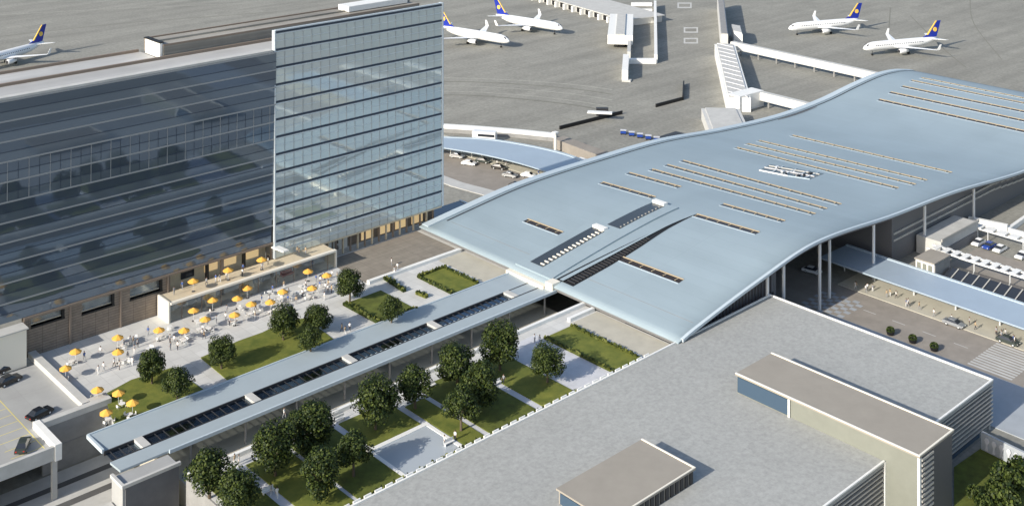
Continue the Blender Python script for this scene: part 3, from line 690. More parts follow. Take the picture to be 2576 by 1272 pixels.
pline([(2290, 40), (2370, 120), (2430, 170)], .5, 'apron_dark'); pline([(2240, 20), (2235, 90)], .5, 'apron_dark'); pline([(2440, 0), (2450, 60), (2520, 150)], .4, 'apron_dark')
# ------------------------------------------------------------------ kerbside roads, both sides of the terminal
sheet('road', rect(227, 241.5, -120, 172), ZL+.012, 'road_grey'); sheet('road', rect(262, 286, -120, 138), ZL+.012, 'road_grey')
MB().box(209, 226.8, -120, 142, ZL, ZL+.14).build('pavement', 'pavement_grey', **S)
MB().box(241.6, 255.5, -120, 150, ZL, ZL+.14).build('pavement', 'cream_paving', **S)
sheet('road', [(219, 420), (228.5, 420), (236.5, 300), (243, 232), (229, 226), (222, 262)], ZL+.012, 'road_grey')
MB().prism([(216, 420), (219.4, 420), (222.4, 262), (229.4, 226), (224, 226), (218, 262)], ZL, ZL+.16).build('pavement', 'concrete', **S)
MB().prism([(229, 420), (240, 420), (249, 285), (258, 226), (243.6, 226), (237, 300)], ZL, ZL+.14).build('pavement', 'cream_paving', **S)
q = MB()
for k in range(30): q.box(234.2, 234.4, -60+k*7, -57+k*7, ZL+.018, ZL+.022)
for k in range(12): q.box(228+k*1.12, 228.6+k*1.12, 103, 112, ZL+.018, ZL+.022)
q.build('road_marking', 'concrete', **S)
q = MB()
for i in range(9):
    for j in range(7):
        if (i+j) % 2: q.box(226+i*1.25, 227.2+i*1.25, 140+j*1.5, 141.4+j*1.5, ZL+.024, ZL+.028)
q.build('crossing', 'pavement_grey', **S)
def kerb_canopy(pts, w, label, step=9, edges=None):
    t = thing('kerb_canopy', label, 'canopy', (*pts[0], ZL)); q = MB(); r = []
    for i, p in enumerate(pts):
        a = Vector(pts[max(0, i-1)]); b_ = Vector(pts[min(len(pts)-1, i+1)]); d = (b_-a).normalized(); n_ = Vector((-d.y, d.x))
        w_ = w if isinstance(w, (int, float)) else w[i]
        A, B = (Vector(p)+n_*w_/2, Vector(p)-n_*w_/2) if not edges else (Vector(edges[0][i]), Vector(edges[1][i]))
        r.append([(A.x, A.y, -4.35), (B.x, B.y, -4.35), (B.x, B.y, -4.0), (A.x, A.y, -4.0)])
    q.ring(r); rf_ = q.build('roof', 'canopy_blue', t)
    q = MB(); q.ring([[(a[0], a[1], a[2]+.355), (b_[0]+(a[0]-b_[0])*.93, b_[1]+(a[1]-b_[1])*.93, b_[2]+.355), (b_[0]+(a[0]-b_[0])*.93, b_[1]+(a[1]-b_[1])*.93, b_[2]+.5), (a[0], a[1], a[2]+.5)] for a, b_, _, _ in r]); q.build('rim', 'roof_rim', rf_)
    for a, b_ in zip(pts, pts[1:]):
        L = math.dist(a, b_); n_ = max(1, int(L/step))
        for k in range(n_):
            f = (k+.5)/n_; x, y = a[0]+(b_[0]-a[0])*f, a[1]+(b_[1]-a[1])*f
            q = MB(); q.tube((x, y, ZL), (x, y, -4.36), .2, .2, 8); q.build('column', 'steel', t)
    return t
def arc(P, n=7):
    o = []
    for i in range(len(P)-1):
        p0, p1, p2, p3 = [Vector(P[max(0, min(len(P)-1, j))]) for j in (i-1, i, i+1, i+2)]
        for k in range(n):
            t = k/n; v = .5*((2*p1)+(p2-p0)*t+(2*p0-5*p1+4*p2-p3)*t*t+(3*p1-p0-3*p2+p3)*t**3); o.append((v.x, v.y))
    o.append(tuple(P[-1])); return o
kerb_canopy([(249.5, 156), (249.3, 150), (249.0, 120), (248.6, 90), (248.2, 60)], 11.6, 'straight blue kerbside canopy beside the grey roofed building')
_ea = arc(GP([(980, 338), (1110, 344), (1250, 352), (1400, 380), (1490, 412), (1560, 450)], -4), 5); _eb = arc(GP([(960, 352), (1080, 366), (1200, 385), (1300, 408), (1390, 438), (1450, 478)], -4), 5)
kerb_canopy([((a[0]+b_[0])/2, (a[1]+b_[1])/2) for a, b_ in zip(_ea, _eb)], 9, edges=(_ea, _eb), label='curved blue kerbside canopy between tower and wavy roof')
# white box building, glass sheds, slatted canopy, vans on the right side
wb = thing('service_block', 'white boxy service building with grey roof behind the straight blue canopy', 'building', (258, 130, ZL))
q = MB(); q.box(256.6, 264, 134, 138.6, ZL, -2.7); q.build('wall', 'white_paint', wb)
q = MB(); q.box(256.3, 264.2, 133.8, 138.8, -2.68, -2.4); q.build('roof', 'taupe_membrane', wb)
q = MB(); q.box(256.75, 263.8, 133.84, 133.98, ZL, -2.9); q.build('panel', 'concrete_dark', wb)
for y in (134.5, 135.9, 137.3):
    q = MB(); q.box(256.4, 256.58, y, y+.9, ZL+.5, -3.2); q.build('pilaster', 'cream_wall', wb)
gs = thing('glass_shed', 'low grey green glass roofed shed beside the white service building', 'shed', (262, 115, ZL))
q = MB(); q.box(257.6, 267.2, 98, 133, ZL, -6.0); q.build('wall', 'concrete_dark', gs)
q = MB(); q.ring([[(257.6, y, -5.98), (267.2, y, -5.98), (262.5, y, -4.6)] for y in (98, 133)]); q.build('glass_roof', 'dark_glass', gs)
q = MB()
for k in range(14): q.ring([[(257.5, 98.4+k*2.5, -5.9), (262.5, 98.4+k*2.5, -4.5), (262.5, 98.4+k*2.5, -4.4), (257.5, 98.4+k*2.5, -5.8)], [(257.5, 98.65+k*2.5, -5.9), (262.5, 98.65+k*2.5, -4.5), (262.5, 98.65+k*2.5, -4.4), (257.5, 98.65+k*2.5, -5.8)]])
q.build('glazing_bar', 'louver_light', gs)
q = MB(); q.box(255.9, 256.6, 106, 128, ZL, -5.9); q.build('boundary_wall', 'cream_edge', label='bright cream boundary wall along the back of the straight blue canopy', cat='wall')
sl = thing('slatted_canopy', 'white slatted walkway canopy beyond the glass shed', 'canopy', (269, 125, ZL))
q = MB(); q.box(268.0, 268.5, 60, 142, -4.4, -4.1); q.box(270.9, 271.4, 60, 142, -4.4, -4.1); q.build('beam', 'white_paint', sl)
q = MB()
for k in range(34): q.box(268.0, 271.4, 60.2+k*2.4, 61.5+k*2.4, -4.08, -3.9)
q.build('slat', 'white_paint', sl)
for k in range(10):
    q = MB(); q.tube((269.7, 62+k*8.6, ZL), (269.7, 62+k*8.6, -4.4), .15, .15, 6); q.build('post', 'steel', sl)
# ------------------------------------------------------------------ vehicles
def wheelset(par, L, w, r, xs):
    for x in xs:
        for y in (-w/2+.02, w/2-.24):
            q = MB(); q.tube((x, y, r), (x, y+.22, r), r, r, 12); wo = q.build('wheel', 'tyre', par)
            q = MB(); yy = y-.02 if y < 0 else y+.2; q.tube((x, yy, r), (x, yy+.04, r), r*.55, r*.55, 8); q.build('rim', 'steel', wo)
def loft(prof, w, inset):
    "side profile (x,z) extruded across the width with tumble-home"
    zs = [z for _, z in prof]; z0, z1 = min(zs), max(zs)
    def yy(z): return w/2-inset*max(0, (z-z0)/(z1-z0))**2
    q = MB(); q.ring([[(x, -yy(z), z) for x, z in prof], [(x, yy(z), z) for x, z in prof]]); return q
def make_car(paint, label):
    t = thing('parked_car', label, 'car')
    body = loft([(-2.2, .35), (2.15, .35), (2.25, .6), (2.1, .82), (1.1, .95), (-1.9, .98), (-2.28, .88), (-2.3, .55)], 1.82, .08).build('body', paint, t, smooth=False)
    cab = loft([(1.15, .95), (.45, 1.42), (-1.1, 1.46), (-1.85, .98)], 1.66, .22).build('window', 'dark_glass', t)
    q = loft([(.42, 1.44), (.3, 1.5), (-.95, 1.53), (-1.12, 1.47)], 1.3, .05); q.build('roof', paint, t)
    wheelset(t, 4.5, 1.82, .33, (1.38, -1.36))
    for y in (-.7, .5):
        q = MB(); q.box(2.2, 2.28, y, y+.22, .6, .74); q.build('headlight', 'lamp_clear', t)
        q = MB(); q.box(-2.33, -2.27, y, y+.22, .68, .82); q.build('tail_light', 'lamp_red', t)
    return t
CAR = {c: Proto(make_car('car_'+c, c+' car')) for c in ('white', 'black', 'silver', 'dark', 'red')}
for c, x, y, z, rz, lab in (
    ('black', 20, 922, 0, .2, 'black car at the picture edge on the garage roof, farther of two'),
    ('black', 22, 955, 0, .2, 'black car near the picture edge on the garage roof, nearer of two'),
    ('black', 100, 1038, 0, .25, 'black car parked in the yellow bays on the garage roof'),
    ('dark', 58, 1118, 0, 1.0, 'dark green car by the front parapet on the garage roof'),
    ('white', 1180, 410, ZL, -1.1, 'white car on the road by the curved blue canopy'),
    ('silver', 1283, 440, ZL, -1.2, 'silver car behind the black one near the curved blue canopy'),
    ('black', 1300, 466, ZL, -1.25, 'black car with red tail light nearest the wavy roof edge'),
    ('silver', 1150, 392, ZL, -1.15, 'silver car at the head of the queue under the curved blue canopy'),
    ('dark', 1215, 404, ZL, -1.15, 'dark car between the white one and the curved blue canopy'),
    ('black', 1255, 420, ZL, -1.15, 'black car close to the edge of the curved blue canopy'),
    ('white', 1330, 440, ZL, -1.15, 'white car where the curved blue canopy meets the roof'),
    ('white', 2043, 680, ZL, -1.4, 'white car under the porch of the wavy roof'),
    ('silver', 2400, 812, ZL, -1.57, 'silver car at the kerb beside the straight blue canopy'),
    ('dark', 2536, 856, ZL, -1.57, 'dark car at the kerb beside the straight blue canopy'),
    ('red', 2170, 668, ZL, -1.57, 'dark red car in the shade behind the porch columns')):
    gx_, gy_ = G(x, y, z+.6); CAR[c].place(gx_, gy_, z+.003, rz, lab)
def make_van():
    t = thing('shuttle_van', 'white and blue shuttle van', 'van')
    loft([(-2.7, .4), (2.6, .4), (2.75, .9), (2.4, 1.35), (1.75, 2.3), (-2.65, 2.35), (-2.75, 1.2)], 2.0, .15).build('body', 'car_white', t)
    q = MB(); q.box(-2.5, 2.3, -1.02, 1.02, .75, 1.2); q.build('stripe', 'car_blue', t)
    q = MB(); q.box(-2.3, 1.6, -.99, .99, 1.4, 2.0); q.build('window', 'dark_glass', t)
    q = MB(); q.prism([(2.1, -.8), (2.5, -.8), (2.5, .8), (2.1, .8)], 1.36, 1.6); q.build('windscreen', 'blue_glass', t)
    wheelset(t, 5.3, 2.0, .36, (1.7, -1.7)); return t
VAN = Proto(make_van())
pc_ = thing('panel_canopy', 'long low canopy of white roof panels beside the blue cars', 'canopy', (293, 130, ZL))
for k in range(26):
    q = MB(); q.box(291.6, 294.4, 149-k*3.1, 151.3-k*3.1, -5.2, -4.9); q.build('roof_panel', 'white_paint', pc_)
q = MB(); q.box(291.8, 292.2, 70, 151, -5.5, -5.21); q.build('beam', 'steel', pc_)
for k in range(9):
    q = MB(); q.tube((292, 75+k*9, ZL), (292, 75+k*9, -5.5), .12, .12, 6); q.build('post', 'steel', pc_)
BC = Proto(make_car('car_blue', 'blue car'))
for k in range(20):
    if k in (6, 13): continue
    P_ = (BC, CAR['white'], CAR['silver'], CAR['white'])[k % 4]
    nm_ = {BC: 'blue', CAR['white']: 'white', CAR['silver']: 'silver'}[P_]
    P_.place(288.4, 147-k*2.75, ZL+.003, math.pi, nm_+' car in the long row in front of the white panel canopy', 'cars parked beside the panel canopy')
for k in range(5): VAN.place(314, 133-k*3.4, ZL+.003, math.pi*.75, 'white and blue shuttle van in the group by the low lot wall', 'shuttle vans in the far group')
lw_ = thing('lot_wall', 'low white wall around the far group of shuttle vans', 'wall', (305, 138, ZL))
bar((300, 147), (302, 137.5), 1.2, ZL, ZL+2.0, 'wall', 'white_paint', lw_); bar((302, 137.3), (317, 138.2), .9, ZL, ZL+1.2, 'wall', 'white_paint', lw_); bar((302, 136.8), (302.6, 118), .9, ZL, ZL+1.2, 'wall', 'white_paint', lw_)

# ------------------------------------------------------------------ aircraft
def make_plane():
    t = thing('jet_airliner', 'white jet airliner', 'airliner')
    n = 18; prof = [(19.6, .12, 3.3), (19.2, .6, 3.35), (18.3, 1.15, 3.5), (16.8, 1.65, 3.72), (14.8, 1.9, 3.9), (8, 1.95, 3.95), (0, 1.95, 3.95), (-8, 1.93, 3.97), (-12, 1.6, 4.25), (-16, .95, 4.75), (-19.2, .25, 5.2)]
    q = MB(); q.ring([[(x, r*math.cos(2*math.pi*k/n), z+r*math.sin(2*math.pi*k/n)) for k in range(n)] for x, r, z in prof])
    fu = q.build('fuselage', 'plane_white', t, smooth=True)
    q = MB(); q.ring([[(x, y, z) for y in (-1.0, 1.0) for _ in (0,)]+[(x, 1.0, z+.3), (x, -1.0, z+.3)] for x, z in ((18.3, 4.2), (17.4, 4.75))]); q.build('cockpit_window', 'dark_glass', fu)
    q = MB()
    for s in (-1, 1):
        for k in range(26): x = 14-k*.95; q.box(x, x+.35, min(s*1.86, s*1.945), max(s*1.86, s*1.945), 4.35, 4.7)
    q.build('cabin_window', 'dark_glass', fu)
    for s in (-1, 1):
        st = [(1.6, 6.2, 0, 3.0, .75), (7, 1.6, -2.0, 3.5, .45), (17.0, -5.0, -6.6, 4.35, .18)]
        q = MB(); q.ring([[(xl, s*y, z), ((xl+xt)/2, s*y, z+th), (xt, s*y, z+.05), ((xl+xt)/2, s*y, z-th*.4)] for y, xl, xt, z, th in ((1.4, 5.4, -2.2, 3.0, .45), (6, 1.6, -2.6, 3.45, .3), (16.8, -4.6, -6.3, 4.3, .1))])
        w = q.build('wing', 'plane_white', t)
        q = MB(); q.ring([[(-4.7, s*16.8, 4.3), (-6.3, s*16.8, 4.3), (-6.3, s*16.9, 4.35), (-4.7, s*16.9, 4.35)], [(-6.0, s*17.1, 6.7), (-6.9, s*17.1, 6.7), (-6.9, s*17.2, 6.7), (-6.0, s*17.2, 6.7)]]); q.build('winglet', 'plane_white', w)
        q = MB(); q.ring([[(x, s*4.9+r*math.cos(2*math.pi*k/12), 2.1+r*math.sin(2*math.pi*k/12)) for k in range(12)] for x, r in ((5.0, .85), (4.2, 1.05), (2.2, .98), (.4, .6))])
        e = q.build('engine', 'plane_white', t, smooth=True)
        q = MB(); q.tube((5.03, s*4.9, 2.1), (4.95, s*4.9, 2.1), .78, .78, 12); q.build('intake', 'dark_metal', e)
        q = MB(); q.ring([[(-14.2, s*.8, 5.0), (-17.8, s*.8, 5.0), (-17.8, s*.8, 5.15), (-14.2, s*.8, 5.2)], [(-17.6, s*7.0, 5.6), (-19.0, s*7.0, 5.6), (-19.0, s*7.0, 5.65), (-17.6, s*7.0, 5.7)]]); q.build('tailplane', 'plane_white', t)
        q = MB(); q.tube((-1.4, s*2.8, 0), (-1.4, s*2.8, 2.8), .12); q.tube((-1.4, s*2.4, .5), (-1.4, s*3.2, .5), .52, .52, 10); q.build('main_gear', 'tyre', t)
    q = MB(); q.ring([[(-10.4, -.22, 5.4), (-18.4, -.12, 5.7), (-18.4, .12, 5.7), (-10.4, .22, 5.4)], [(-13.6, -.18, 6.9), (-18.8, -.1, 6.9), (-18.8, .1, 6.9), (-13.6, .18, 6.9)], [(-18.2, -.1, 12.6), (-20.6, -.06, 12.6), (-20.6, .06, 12.6), (-18.2, .1, 12.6)]])
    fin = q.build('tail_fin', 'plane_blue', t)
    q = MB(); q.ring([[(-17.45+1.0*math.cos(a), -.3, 8.9+1.0*math.sin(a)) for a in [k*math.pi/5 for k in range(10)]], [(-17.45+1.0*math.cos(a), .3, 8.9+1.0*math.sin(a)) for a in [k*math.pi/5 for k in range(10)]]]); q.build('emblem', 'plane_gold', fin)
    q = MB(); q.ring([[(-13.3, -.24, 6.75), (-13.9, -.24, 6.75), (-13.9, .24, 6.75), (-13.3, .24, 6.75)], [(-18.0, -.16, 12.6), (-18.5, -.16, 12.6), (-18.5, .16, 12.6), (-18.0, .16, 12.6)]]); q.build('fin_edge', 'plane_gold', fin)
    q = MB(); q.tube((15, 0, 0), (15, 0, 2.4), .1); q.tube((15, -.3, .38), (15, .3, .38), .38, .38, 10); q.build('nose_gear', 'tyre', t)
    return t
PL = Proto(make_plane())
for nose, ang, lab in (((1415, 72), -80, 'white airliner with blue tail, farther of two right of the glass tower'),
                       ((1281, 104), -79, 'white airliner with its blue tail hidden behind the glass tower corner'),
                       ((1984, 72), 157, 'white airliner with blue tail parked nearest the white connector'),
                       ((2172, 122), 157, 'white airliner with blue tail, rightmost, above the wavy roof'),):
    nx_, ny_ = G(*nose, ZL+3.4); a = math.radians(ang); PL.place(nx_-19.5*math.cos(a), ny_-19.5*math.sin(a), ZL, a, lab, 'airliners parked on the apron')
tx_, ty_ = G(100, 112, ZL+4.5); a = math.radians(-157); PL.place(tx_+17*math.cos(a), ty_+17*math.sin(a), ZL, a, 'white airliner cut by the picture edge behind the mirror glass wing', 'airliners parked on the apron')
# ------------------------------------------------------------------ gardens
def lawn(pts, m='lawn', h=.16, world=False, zz=None):
    poly = pts if world else GP(pts, .1); q = MB(); q.prism(poly, .006 if zz is None else zz, h)
    return q.build('lawn', m, **S)
def hedge(a, b_, w, h, label, world=False, dens=16):
    a, b_ = (a, b_) if world else (G(*a, .3), G(*b_, .3)); a, b_ = Vector(a), Vector(b_); L = (b_-a).length; d = (b_-a)/L; n_ = Vector((-d.y, d.x)); q = MB(); R = random.Random(int(L*100))
    for k in range(int(L*dens*w)):
        p = a+d*R.uniform(0, L)+n_*R.uniform(-w/2, w/2); c = Vector((p.x, p.y, h*R.uniform(.15, 1)+.1)); s = R.uniform(.14, .26)
        u = Vector((R.gauss(0, 1), R.gauss(0, 1), R.gauss(0, 1))).normalized(); v = u.orthogonal().normalized()
        q.quad(c-u*s-v*s, c+u*s-v*s, c+u*s+v*s, c-u*s+v*s)
    i = MB(); q.prism([(a+n_*w*.4)[:], (b_+n_*w*.4)[:], (b_-n_*w*.4)[:], (a-n_*w*.4)[:]], .02, h*.8)
    return q.build('hedge', 'leaf_hedge', label=label, cat='hedge')
lawn(rect(160.6, 168.0, 192.8, 204.4), world=True); lawn(rect(161.2, 168.6, 147.0, 165.2), world=True)
lawn([(505, 899), (600, 857), (660, 836), (720, 806), (770, 800), (845, 858), (790, 885), (578, 960)])
lawn([(262, 992), (330, 955), (430, 925), (525, 988), (420, 1050), (330, 1068), (292, 1080)])
lawn([(868, 764), (958, 730), (1044, 776), (957, 812)], 'lawn_deep')
Ls = [((866, 763), (957, 812), 'low clipped hedge on the plaza side of the dark square planter'), ((957, 812), (1046, 777), 'low clipped hedge on the canopy side of the dark square planter'),
      ((969, 699), (1018, 731), 'short hedge strip beside the square planter'), ((1048, 735), (1074, 746), 'very short hedge piece near the bright lawn')]
for a, b_, l in Ls: hedge(a, b_, 1.0, .8, l)
for (a, b_, l) in (((160.6, 192.8), (160.6, 204.4), 'hedge along the plaza side of the lawn before the roof, north of the canopy'), ((168, 192.8), (168, 204.4), 'hedge along the terminal side of the lawn north of the canopy'), ((160.6, 204.4), (168, 204.4), 'short hedge at the far end of the lawn north of the canopy'),
                   ((161.2, 147), (161.2, 165.2), 'hedge along the garden side of the lawn south of the canopy'), ((168.6, 147), (168.6, 165.2), 'hedge along the terminal side of the lawn south of the canopy')): hedge(a, b_, .7, .55, l, True)
# south garden: lawn beds between cross paths, parapet hedge along the grey roof
beds = [(89, 94.6), (96.3, 103.5), (104.3, 112.6), (114.0, 124.2), (125.6, 129.8), (131.0, 141.8), (143.4, 151.0)]
for i, (a, b_) in enumerate(beds):
    if i == 3: lawn(rect(a, b_, 157.2, 166.8), world=True)
    else: lawn(rect(a, b_, 146.2, 166.8 if i not in (4,) else 163.5), 'lawn_deep' if i in (0, 2, 5) else 'lawn', world=True)
for a, b_ in zip(beds, beds[1:]): sheet('garden_path', rect(a[1]+.1, b_[0]-.1, 145.8, 167.5), .02, 'path_paving')
sheet('garden_path', rect(151.2, 161, 145.8, 167.5), .02, 'path_paving')
q = MB(); q.box(113.4, 124.6, 146.4, 156.2, .02, .06); pg = thing('reflecting_pool', 'shallow blue grey reflecting pool in the garden by the grey roof', 'pool', (119, 151, 0)); q.build('water', 'pool_water', pg)
q = MB(); q.box(112.7, 125.3, 156.2, 157.1, .02, .22); q.box(112.7, 113.4, 146.2, 156.2, .02, .15); q.box(124.6, 125.3, 146.2, 156.2, .02, .15); q.build('rim', 'white_paint', pg)
hedge((90, 146.0), (151, 146.0), .8, .9, 'long clipped hedge along the edge of the grey roof', True, 12)
w = MB()
for k in range(40): w.box(90+k*2.0, 91.3+k*2.0, 145.35, 145.55, 0, 1.5)
w.build('parapet_wall', 'white_paint', label='long low white parapet between garden and grey roof', cat='wall')
MB().prism(GP([(2400, 1176), (2480, 1120), (2700, 1215), (2700, 1400), (2400, 1400)], ZL), ZL+.004, ZL+.16).build('lawn', 'lawn_deep', **S)
fw = thing('relief_wall', 'grey boundary wall with white figures beside the corner lawn', 'wall', (*G(2530, 1150, ZL), ZL))
bar(G(2470, 1130, ZL), G(2640, 1215, ZL), .5, ZL, ZL+3.2, 'wall', 'pavement_grey', fw)
a, b_ = Vector(G(2470, 1130, ZL)), Vector(G(2640, 1215, ZL)); d = (b_-a).normalized(); n_ = Vector((-d.y, d.x)); n_ = n_ if n_.x < 0 else -n_
for k in range(7):
    p = a+(b_-a)*(.1+k*.11)+n_*.36; q = MB()
    q.ring([[(p.x-d.x*w_, p.y-d.y*w_, ZL+z), (p.x+d.x*w_, p.y+d.y*w_, ZL+z), (p.x+d.x*w_+n_.x*.15, p.y+d.y*w_+n_.y*.15, ZL+z), (p.x-d.x*w_+n_.x*.15, p.y-d.y*w_+n_.y*.15, ZL+z)] for z, w_ in ((.5, .3), (1.5, .15), (2.2, .45), (2.7, .2))]); q.build('figure', 'path_paving', fw)
# ------------------------------------------------------------------ trees
def make_tree(seed, hgt, rad):
    R = random.Random(seed); t = thing('shade_tree', 'leafy tree', 'tree')
    q = MB(); q.tube((0, 0, 0), (.1, .05, hgt*.38), .2, .14, 8)
    tips = []
    for k in range(6):
        a = k*1.05+R.uniform(-.3, .3); e = Vector((math.cos(a)*rad*.5, math.sin(a)*rad*.5, hgt*R.uniform(.5, .8))); q.tube((.1, .05, hgt*.34), e, .1, .03, 6); tips.append(e)
    q.build('trunk', 'bark', t)
    q = MB(); cz = hgt*.54; clumps = []
    for k in range(32):
        a = R.uniform(0, 6.283); u = R.uniform(-.8, 1); r = R.uniform(.55, 1.0)
        s = math.sqrt(max(0, 1-u*u)); clumps.append((Vector((math.cos(a)*s*rad*.72*r, math.sin(a)*s*rad*.72*r, cz+u*hgt*.36*r)), R.uniform(.22, .4)*rad))
    clumps.append((Vector((0, 0, cz)), rad*.5))
    for c, cr in clumps:
        for _ in range(int(170*(cr/(.3*rad))**2)):
            d = Vector((R.gauss(0, 1), R.gauss(0, 1), R.gauss(0, 1))).normalized(); p = c+d*cr*R.uniform(.7, 1.08)
            n_ = (d+Vector((R.uniform(-.7, .7), R.uniform(-.7, .7), R.uniform(-.3, .9)))).normalized(); u = n_.orthogonal().normalized(); v = n_.cross(u); s = R.uniform(.09, .20)
            a = R.uniform(0, 3); u, v = u*math.cos(a)+v*math.sin(a), v*math.cos(a)-u*math.sin(a)
            q.quad(p-u*s, p-v*s*.7, p+u*s, p+v*s*.7)
    q.build('crown', 'leaf', t); return t
TR = [Proto(make_tree(3, 6.2, 3.0)), Proto(make_tree(11, 5.9, 2.9)), Proto(make_tree(23, 6.5, 3.2))]
# (crown centre pixel, scale, label)
TL = [((880, 712), 1.06, 'tree beside the square planter, nearest the tower, on the plaza'), ((985, 774), .92, 'tree rising from the dark square planter'),
      ((713, 808), 1.0, 'tree at the far plaza end of the main lawn, before the cafe'), ((800, 796), .98, 'tree at the path end of the main lawn, nearest the planter'), ((782, 848), .86, 'smaller tree on the main lawn close to the canopy'),
      ((557, 882), .92, 'lone tree at the garage end of the main lawn'), ((382, 915), .98, 'tree on the corner lawn beside the terrace paving'), ((446, 960), .96, 'tree on the corner lawn close to the canopy'),
      ((1258, 866), 1.12, 'tree nearest the wavy roof in the south garden row by the canopy'), ((1150, 912), 1.1, 'second tree from the wavy roof in the row by the canopy'), ((1045, 962), 1.05, 'third tree from the wavy roof in the row by the canopy'),
      ((945, 1008), 1.12, 'fourth tree from the wavy roof in the row by the canopy'), ((1205, 965), 1.08, 'big tree in the garden middle, between canopy row and grey roof'), ((1160, 1020), .98, 'tree on the narrow bed close to the grey roof'),
      ((1377, 908), .9, 'lone tree beside the pale paved court by the grey roof'), ((785, 1068), 1.12, 'fifth tree from the wavy roof in the row by the canopy'), ((890, 1130), .98, 'tree beside the reflecting pool rim'),
      ((693, 1122), 1.18, 'wide tree beside the path with two people standing'), ((805, 1186), 1.06, 'tree between reflecting pool and grey roof corner'), ((527, 1172), 1.2, 'tree at the garden corner next to the concrete block'), ((600, 1232), .95, 'low tree at the picture bottom in the garden corner'),
      ((745, 1075), .8, 'small tree squeezed into the fifth gap of the canopy row')]
for i, (p, s, lab) in enumerate(TL):
    s *= 1.16 if i >= 17 else 1.27 if i >= 8 else 1.08; x, y = G(*p, 3.45*s); TR[i % 3].place(x, y, 0, RND.uniform(0, 6.28), lab, 'leafy trees in the plaza gardens', (s*RND.uniform(.95, 1.05), s*RND.uniform(.95, 1.05), s*RND.uniform(.92, 1.04)))
def make_shrub(seed, r):
    R = random.Random(seed); t = thing('shrub', 'round shrub', 'shrub'); q = MB()
    for _ in range(700):
        d = Vector((R.gauss(0, 1), R.gauss(0, 1), R.gauss(0, .8))).normalized(); p = Vector((0, 0, r*.8))+d*r*R.uniform(.6, 1.05); u = Vector((R.gauss(0, 1), R.gauss(0, 1), R.gauss(0, 1))).normalized(); v = u.orthogonal().normalized(); s = R.uniform(.1, .2)*r
        if p.z > .05: q.quad(p-u*s, p-v*s*.7, p+u*s, p+v*s*.7)
    q.build('foliage', 'leaf', t); q = MB(); q.tube((0, 0, 0), (0, 0, r*.8), .08, .04, 6); q.build('stem', 'bark', t); return t
SHB = Proto(make_shrub(5, 1.0))
for (x, y, s, lab) in ((2520, 1188, 1.9, 'dense shrub against the relief wall on the corner lawn'), (2530, 1245, 2.1, 'shrub at the very corner of the picture'), (2565, 1175, 2.0, 'shrub at the picture edge under the relief wall'), (2450, 1235, 1.2, 'shrub on the corner lawn nearest the dark panelled wall'), (2500, 1225, 1.4, 'middle shrub on the corner lawn by the relief wall'), (2550, 1205, 1.8, 'largest shrub on the corner lawn below the relief wall'), (2475, 1262, 1.4, 'shrub low at the picture bottom on the corner lawn')):
    X, Y = G(x, y, ZL+s); SHB.place(X, Y, ZL+.1, x, lab, None, s)
# dark round planters on the pavement
pp = thing('planter', 'round dark planter', 'planter'); q = MB(); q.tube((0, 0, 0), (0, 0, .7), .7, .9, 16); q.build('pot', 'black', pp); q = MB()
for _ in range(160):
    d = Vector((RND.gauss(0, 1), RND.gauss(0, 1), abs(RND.gauss(0, 1)))).normalized(); p = Vector((0, 0, .75))+d*.8; u = Vector((RND.gauss(0, 1), RND.gauss(0, 1), RND.gauss(0, 1))).normalized(); v = u.orthogonal().normalized(); q.quad(p-u*.2, p-v*.15, p+u*.2, p+v*.15)
q.build('plant', 'leaf', pp); PP = Proto(pp)
for x, y, lab in ((2240, 842, 'dark planter at the porch end of the grey pavement'), (2296, 862, 'middle dark planter on the grey pavement'), (2350, 882, 'dark planter farthest along the grey pavement')):
    X, Y = G(x, y, ZL); PP.place(X, Y, ZL+.15, 0, lab)
# ------------------------------------------------------------------ cafe furniture
def make_umbrella():
    t = thing('patio_umbrella', 'yellow patio umbrella', 'umbrella'); q = MB(); n = 8; ap = (0, 0, 2.75)
    rim = [(1.12*math.cos(2*math.pi*k/n), 1.12*math.sin(2*math.pi*k/n), 2.15) for k in range(n)]
    for k in range(n): q.quad(ap, rim[k], rim[(k+1) % n])
    for k in range(n): a, b_ = rim[k], rim[(k+1) % n]; q.quad(a, (a[0], a[1], 1.98), (b_[0], b_[1], 1.98), b_)
    q.build('canopy', 'umbrella_yellow', t); q = MB(); q.tube((0, 0, 0), (0, 0, 2.7), .04, .04, 6); q.build('pole', 'steel', t)
    q = MB(); q.tube((0, 0, 0), (0, 0, .12), .35, .3, 10); q.build('base', 'dark_metal', t); return t
UM = Proto(make_umbrella())
def make_table():
    t = thing('cafe_table', 'round white cafe table', 'table'); q = MB(); q.tube((0, 0, .70), (0, 0, .75), .55, .55, 14); q.build('tabletop', 'chair_white', t); q = MB(); q.tube((0, 0, 0), (0, 0, .7), .05, .05, 6); q.build('stem', 'steel', t)
    return t
TB = Proto(make_table())
def make_chair():
    t = thing('cafe_chair', 'white cafe chair', 'chair'); q = MB(); q.box(-.23, .23, -.23, .23, .43, .47); q.build('seat', 'chair_white', t); q = MB(); q.box(-.23, .23, .21, .25, .47, .88); q.build('backrest', 'chair_white', t)
    for sx in (-.2, .2):
        for sy in (-.2, .2): q = MB(); q.tube((sx, sy, 0), (sx, sy, .43), .02, .02, 4); q.build('leg', 'steel', t)
    return t
CH = Proto(make_chair())
out_ = [(190, 881), (296, 846), (400, 827), (463, 828), (516, 800), (590, 789), (680, 757), (711, 731), (785, 722), (822, 690), (297, 882), (165, 923), (245, 977), (298, 985), (355, 1028), (290, 1055), (632, 762)]
